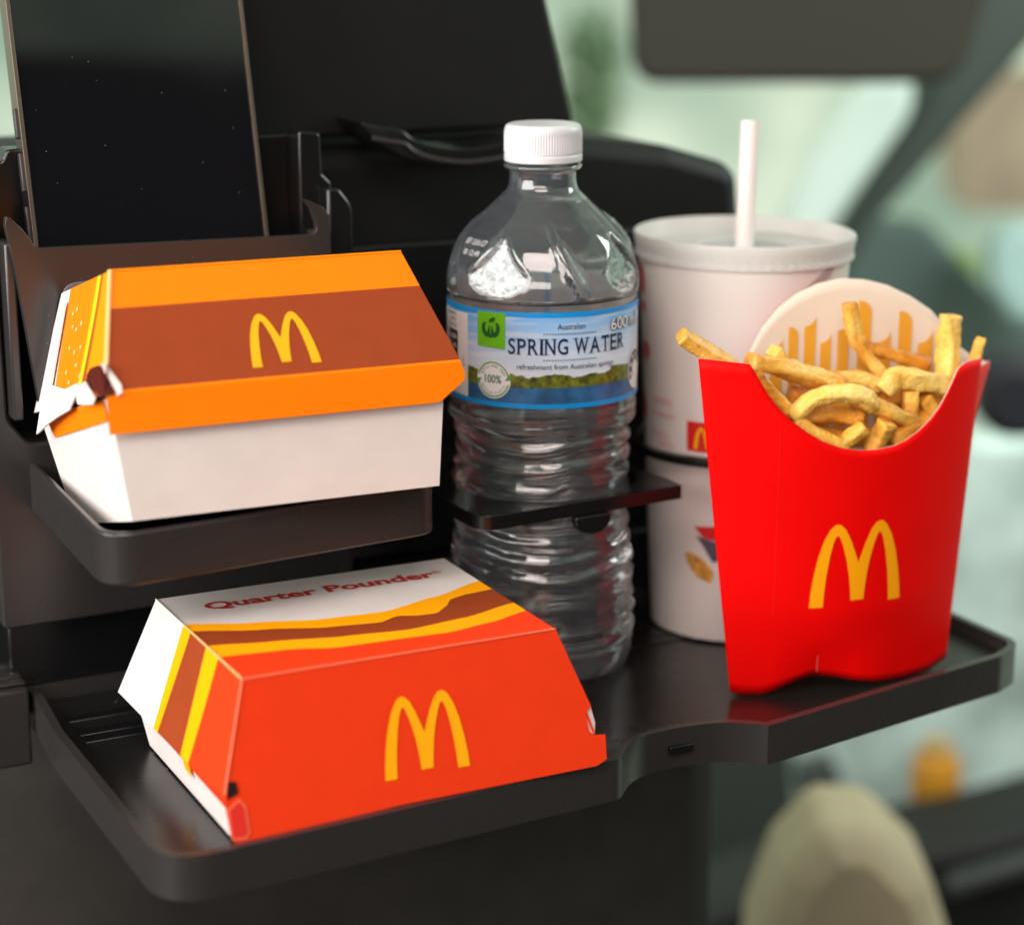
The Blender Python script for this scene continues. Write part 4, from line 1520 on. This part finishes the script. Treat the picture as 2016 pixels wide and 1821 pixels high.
# ------------------------------------------------------------------ fries
# each: centre line in carton coordinates (x, y depth, z), width, material, label
IMF = 4300.0
CT, ST_ = math.cos(R(14.47)), math.sin(R(14.47))
FRIES = [
    ([(-0.0205, 0.004, 0.1300), (-0.0120, 0.004, 0.1245), (0.0010, 0.005, 0.1165), (0.012, 0.006, 0.1080)], .0056, 'A', 'squared chip sticking out over the left shoulder of the red carton'),
    ([(0.0050, 0.004, 0.1195), (0.0170, 0.006, 0.1165), (0.0290, 0.007, 0.1120), (0.0420, 0.008, 0.1075)], .0066, 'A', 'long broad chip across the upper left of the carton mouth'),
    ([(0.0195, -0.002, 0.1000), (0.0240, -0.006, 0.1065), (0.0320, -0.008, 0.1090), (0.0420, -0.008, 0.1075), (0.0480, -0.006, 0.1030)], .0056, 'B', 'pale arched chip bending over in the middle of the carton front'),
    ([(0.0225, 0.001, 0.0985), (0.0330, 0.000, 0.0995), (0.0460, -0.001, 0.0975)], .0066, 'C', 'browned chip lying under the pale arched one'),
    ([(0.0420, -0.002, 0.1060), (0.0520, -0.005, 0.1015), (0.0660, -0.006, 0.0945), (0.0700, -0.005, 0.0920)], .0060, 'A', 'long chip running down to the lower right of the carton mouth'),
    ([(0.0340, -0.0085, 0.0890), (0.0380, -0.009, 0.0915), (0.0440, -0.008, 0.0965)], .0052, 'A', 'short ragged chip at the bottom of the carton mouth'),
    ([(0.0485, -0.009, 0.0860), (0.0510, -0.009, 0.0915), (0.0525, -0.008, 0.0975)], .0060, 'A', 'stubby upright chip at the bottom right of the carton mouth'),
    ([(0.0060, 0.000, 0.1150), (0.0120, 0.000, 0.1080), (0.0185, 0.000, 0.1010)], .0056, 'C', 'dark chip slanting down along the left edge of the carton mouth'),
    ([(0.0855, 0.012, 0.1300), (0.0850, 0.012, 0.1220), (0.0850, 0.012, 0.1120), (0.0845, 0.011, 0.1020)], .0072, 'B', 'upright pale chip standing at the right of the carton'),
    ([(0.0468, 0.014, 0.1360), (0.0488, 0.015, 0.1275), (0.0520, 0.015, 0.1195), (0.0610, 0.015, 0.1095)], .0055, 'A', 'tall slanting chip reaching highest against the printed back panel'),
    ([(0.0560, 0.018, 0.1190), (0.0660, 0.018, 0.1155), (0.0810, 0.018, 0.1110)], .0052, 'C', 'thin brown chip lying behind the upright pale one'),
    ([(0.0550, 0.002, 0.1060), (0.0600, 0.002, 0.1105), (0.0680, 0.002, 0.1095), (0.0780, 0.003, 0.1065), (0.0850, 0.004, 0.1020)], .0072, 'B', 'broad curved pale chip across the right of the carton mouth'),
    ([(0.0650, 0.001, 0.1060), (0.0650, 0.000, 0.1010), (0.0645, -0.001, 0.0950)], .0056, 'A', 'short upright chip under the broad curved one'),
    ([(0.0700, 0.000, 0.1030), (0.0745, -0.002, 0.0975), (0.0790, -0.003, 0.0940)], .0056, 'A', 'chip slanting down at the right edge of the carton mouth'),
    ([(0.0740, 0.006, 0.1020), (0.0860, 0.006, 0.0975)], .0056, 'C', 'brown chip tucked low at the far right of the carton mouth'),
    ([(0.0945, 0.006, 0.1215), (0.0940, 0.006, 0.1130), (0.0930, 0.006, 0.1040)], .0042, 'A', 'chip tip peeping over the right shoulder of the red carton'),
    ([(0.0190, -0.003, 0.0985), (0.0290, -0.006, 0.0930), (0.0380, -0.007, 0.0890)], .0056, 'A', 'chip slanting along the lower left rim of the carton mouth'),
    ([(0.0165, 0.010, 0.1215), (0.0200, 0.011, 0.1170), (0.0260, 0.012, 0.1100)], .0050, 'B', 'small pale chip tip behind the long broad one'),
    ([(0.0400, 0.016, 0.1080), (0.0520, 0.014, 0.1085), (0.0600, 0.012, 0.1050)], .0066, 'B', 'pale chip lying in the middle behind the arched one'),
    ([(0.0230, 0.010, 0.1050), (0.0330, 0.010, 0.1030), (0.0460, 0.009, 0.1020)], .0066, 'C', 'brown chip deep in the middle of the carton'),
    ([(0.0580, 0.010, 0.0990), (0.0690, 0.010, 0.1020), (0.0800, 0.011, 0.1040)], .0066, 'C', 'brown chip deep at the right of the carton'),
    ([(0.0100, 0.008, 0.1080), (0.0200, 0.008, 0.1000), (0.0320, 0.008, 0.0930)], .0066, 'C', 'brown chip deep at the left of the carton'),
    ([(0.0300, 0.002, 0.0920), (0.0450, 0.002, 0.0900), (0.0620, 0.001, 0.0910)], .0070, 'C', 'brown chip lowest inside the carton'),
    ([(0.0560, -0.004, 0.0900), (0.0640, -0.004, 0.0930), (0.0720, -0.004, 0.0960)], .0056, 'C', 'brown chip low at the right inside the carton'),
]
FMAT = {'A': FRY_A, 'B': FRY_B, 'C': FRY_C}
rf_ = random.Random(11)


def fry(points, w, m, label, seed):
    """a square-cut potato chip: four flat sides with slightly rounded, browned corners"""
    c = smooth_closed(points, 9)
    n = len(c)
    v, f, edge = [], [], []
    rr_ = random.Random(seed)
    tw0 = rr_.uniform(-0.5, 0.5)
    fx, fy = rr_.uniform(0.94, 1.10), rr_.uniform(0.82, 1.0)
    q = 0.80
    sec = [(1, -q, 1), (1, -0.3, 0), (1, 0.3, 0), (1, q, 1), (q, 1, 1), (0.3, 1, 0), (-0.3, 1, 0), (-q, 1, 1),
           (-1, q, 1), (-1, 0.3, 0), (-1, -0.3, 0), (-1, -q, 1), (-q, -1, 1), (-0.3, -1, 0), (0.3, -1, 0), (q, -1, 1)]
    K = len(sec)
    prev = None
    for i, p in enumerate(c):
        t = (c[min(i + 1, n - 1)] - c[max(i - 1, 0)]).normalized()
        if prev is None:
            e1 = Vector((0, 1, 0)) - t * t.y
            e1.normalize()
        else:
            e1 = prev - t * prev.dot(t)
            e1.normalize()
        prev = e1
        e2 = t.cross(e1)
        k_end = min(i, n - 1 - i)
        sc = (0.88 if k_end == 0 else 1.0) * (1 + 0.10 * noise.noise(Vector((i * 0.35, seed * 3.1, 0))))
        slant = rr_.uniform(-0.0006, 0.0006) if k_end == 0 else 0
        an0 = tw0 + 0.30 * math.sin(i * 0.22 + seed)
        cr, sr = math.cos(an0), math.sin(an0)
        for k, (x, y, ed) in enumerate(sec):
            x, y = x * fx, y * fy
            x2, y2 = x * cr - y * sr, x * sr + y * cr
            nn = noise.noise(Vector((p.x * 320 + x * 0.9, p.y * 320 + seed, p.z * 320 + y * 0.9))) * 0.13 + noise.noise(Vector((p.x * 900 + x * 2, seed, p.z * 900 + y * 2))) * 0.05
            v.append(p + (e1 * x2 + e2 * y2) * (w / 2) * 0.94 * sc * (1 + nn) + t * slant * x)
            edge.append(min(1.0, ed * 0.75 + (0.7 if k_end == 0 else 0.35 if k_end == 1 else 0)))
    for i in range(n - 1):
        for k in range(K):
            j = (k + 1) % K
            f.append((i * K + k, i * K + j, (i + 1) * K + j, (i + 1) * K + k))
    f.append(tuple(range(K - 1, -1, -1)))
    f.append(tuple(range((n - 1) * K, n * K)))
    o = mesh('french_fry', v, f, m, None, smooth=True, sharp=62)
    at = o.data.attributes.new('crust', 'FLOAT', 'POINT')
    at.data.foreach_set('value', edge)
    o.matrix_world = FM
    tag(o, label, 'chip', 'chips in the red carton')
    return o


for k, (pts, w, mm, lb_) in enumerate(FRIES):
    w *= 1.0
    q = []
    for (x, y, z) in pts:
        if z < lin(topedge, x) + 0.006:
            y = max(y, front_pt(x, min(z, 0.12)).y + w * 0.62 + 0.0010)
        if z < 0.139:
            y = min(y, 0.0255 - w * 0.55)
        q.append((x, y, z))
    pts = q
    fry(pts, w, FMAT[mm], lb_, k)

# ------------------------------------------------------------------ blurred things beyond the tray
visor = mesh('sun_visor', *prism_data([fillet([(0.083, 0.152, 0.02), (0.305, 0.152, 0.03), (0.345, 0.30, 0.02), (0.075, 0.30, 0.02)])], 1.50, 1.53, 'xz'), mat('visor_cloth', (0.028, 0.026, 0.018), 0.8), bevel=0.006)
tag(visor, 'dark olive sun visor, out of focus at the upper right', 'sun visor')


def slab(name, pts, y, d, m, label, cat, bevel=0.01):
    o = mesh(name, *prism_data([pts], y, y + d, 'xz'), m, bevel=bevel)
    return tag(o, label, cat)


slab('roof_pillar', [(0.384, 0.224), (0.479, 0.224), (0.457, 0.165), (0.371, 0.061), (0.316, -0.005), (0.291, -0.055), (0.27, -0.073), (0.26, -0.055), (0.281, -0.014), (0.331, 0.07), (0.375, 0.152)], 1.90, 0.06, mat('pillar_dark', (0.046, 0.062, 0.054), 0.6), 'dark slanting windscreen pillar, out of focus at the right', 'pillar')
slab('pillar_trim', [(0.311, 0.13), (0.338, 0.13), (0.34, 0.1), (0.295, 0.031), (0.258, -0.03), (0.232, -0.03), (0.227, 0.005), (0.255, 0.066), (0.288, 0.117)], 1.86, 0.02, mat('trim_pale', (0.72, 0.84, 0.77), 0.6), 'pale mint pillar cover beside the dark slanting pillar', 'pillar cover')
slab('door_trim', [(0.291, -0.044), (0.339, -0.025), (0.403, -0.03), (0.487, -0.119), (0.522, -0.134), (0.525, -0.18), (0.446, -0.19), (0.315, -0.16), (0.274, -0.129)], 2.1, 0.05, mat('door_teal', (0.085, 0.125, 0.115), 0.6), 'dark teal door trim below the slanting pillar', 'door trim')
slab('brick_wall', [(0.70, 0.002), (0.95, 0.002), (0.95, -0.216), (0.73, -0.216)], 3.5, 0.2, mat('wall_brown', (0.50, 0.37, 0.29), 0.8, var=0.25, vscale=8), 'brownish wall outside beyond the pillar at the right edge', 'wall')
slab('door_mirror', [(0.446, -0.029), (0.468, -0.015), (0.511, -0.025), (0.516, -0.11), (0.469, -0.11), (0.443, -0.072)], 2.0, 0.05, mat('mirror_teal', (0.42, 0.60, 0.58), 0.4), 'pale teal door mirror, out of focus at the right edge', 'mirror')
slab('grab_handle', [(0.351, -0.072), (0.365, -0.06), (0.415, -0.064), (0.418, -0.119), (0.373, -0.123), (0.355, -0.111)], 1.6, 0.05, mat('navy_black', (0.010, 0.010, 0.017), 0.6), 'navy black handle block beside the fries carton at the right edge', 'handle')
slab('door_card', [(0.245, -0.175), (0.492, -0.168), (0.514, -0.492), (0.313, -0.541), (0.262, -0.555), (0.238, -0.36)], 1.8, 0.05, mat('door_mint_highlights', (0.55, 0.69, 0.64), 0.5, var=0.5, vscale=11), 'pale mint inner door panel behind the right end of the tray', 'door panel')  # strong mottling in the mint colour paints bright highlights on the panel
slab('armrest', [(0.238, -0.431), (0.268, -0.422), (0.277, -0.441), (0.26, -0.459), (0.241, -0.454)], 1.70, 0.03, mat('armrest_dark', (0.05, 0.06, 0.06), 0.6), 'small dark door pull on the pale mint door panel', 'door pull', 0.004)
slab('centre_console', [(0.13, -0.47), (0.216, -0.44), (0.269, -0.419), (0.346, -0.403), (0.423, -0.38), (0.56, -0.34), (0.56, -0.66), (0.132, -0.66)], 1.50, 0.10, mat('console_black', (0.006, 0.006, 0.0065), 0.6), 'black console block behind the beige seat at the lower right', 'console')
slab('trim_strip', [(0.319, -0.424), (0.412, -0.393), (0.412, -0.405), (0.32, -0.437)], 1.47, 0.02, mat('strip_grey', (0.045, 0.047, 0.05), 0.5), 'dark grey strip across the black console', 'trim strip', 0.003)
slab('beige_seat', fillet([(0.124, -0.62), (0.136, -0.292), (0.150, -0.246, 0.02), (0.172, -0.219, 0.02), (0.203, -0.221, 0.02), (0.232, -0.250, 0.03), (0.250, -0.305, 0.02), (0.272, -0.62)], 12), 1.10, 0.09, mat('beige_cloth', (0.42, 0.35, 0.235), 0.85, var=0.08, vscale=30), 'beige front seat back, out of focus at the bottom right', 'car seat', 0.030)
bt = thing('amber_bottle', 'small amber bottle standing on the pale door panel ledge', 'bottle', (0.337, 1.62, -0.424))
lathe('bottle_body', [(0.0001, 0.0), (0.018, 0.0), (0.0195, 0.003), (0.0195, 0.034), (0.017, 0.040), (0.011, 0.043)], mat('amber', (0.62, 0.27, 0.02), 0.4), bt, 40)
lathe('bottle_cap', [(0.0115, 0.0425), (0.0120, 0.044), (0.0120, 0.052), (0.0001, 0.0535)], mat('amber_cap', (0.50, 0.33, 0.14), 0.5), bt, 40)
sb = thing('shrub', 'yellow-green leafy shrub outside beyond the pillar', 'shrub', (0.590, 3.0, -0.36))
rl = random.Random(3)
lv, lf_ = [], []
for k in range(420):
    d_ = Vector((rl.gauss(0, 1), rl.gauss(0, 1), rl.gauss(0, 1))).normalized() * (0.065 * rl.random() ** 0.4)
    c_ = Vector((d_.x, d_.y, 0.108 + d_.z))
    a1 = Vector((rl.gauss(0, 1), rl.gauss(0, 1), rl.gauss(0, 1))).normalized()
    a2 = a1.orthogonal().normalized()
    L_, W_2 = rl.uniform(0.010, 0.018), rl.uniform(0.004, 0.007)
    o_ = len(lv)
    lv += [c_ - a1 * L_, c_ + a2 * W_2, c_ + a1 * L_, c_ - a2 * W_2]
    lf_.append((o_, o_ + 1, o_ + 2, o_ + 3))
mesh('crown', lv, lf_, mat('leaf_lime', (0.34, 0.50, 0.05), 0.5, var=0.3, vscale=20), sb)
lathe('stem', [(0.006, -0.30), (0.005, 0.04), (0.003, 0.10), (0.0001, 0.11)], mat('bark', (0.10, 0.07, 0.04), 0.8), sb, 10)

tr = thing('far_tree', 'dark green tree outside, seen between the headrest and the sun visor', 'tree', (0.215, 6.0, -1.6))
lv, lf_ = [], []
for k in range(520):
    d_ = Vector((rl.gauss(0, 1), rl.gauss(0, 1), rl.gauss(0, 1))).normalized() * (rl.random() ** 0.4)
    c_ = Vector((d_.x * 0.10, d_.y * 0.12, 1.40 + d_.z * 0.22))
    a1 = Vector((rl.gauss(0, 1), rl.gauss(0, 1), rl.gauss(0, 1))).normalized()
    a2 = a1.orthogonal().normalized()
    L_, W_2 = rl.uniform(0.016, 0.030), rl.uniform(0.006, 0.011)
    o_ = len(lv)
    lv += [c_ - a1 * L_, c_ + a2 * W_2, c_ + a1 * L_, c_ - a2 * W_2]
    lf_.append((o_, o_ + 1, o_ + 2, o_ + 3))
mesh('crown', lv, lf_, mat('leaf_green', (0.13, 0.24, 0.09), 0.5, var=0.4, vscale=9), tr)
lathe('trunk', [(0.022, 0.0), (0.018, 0.8), (0.012, 1.30), (0.0001, 1.45)], MATS['bark'], tr, 12)
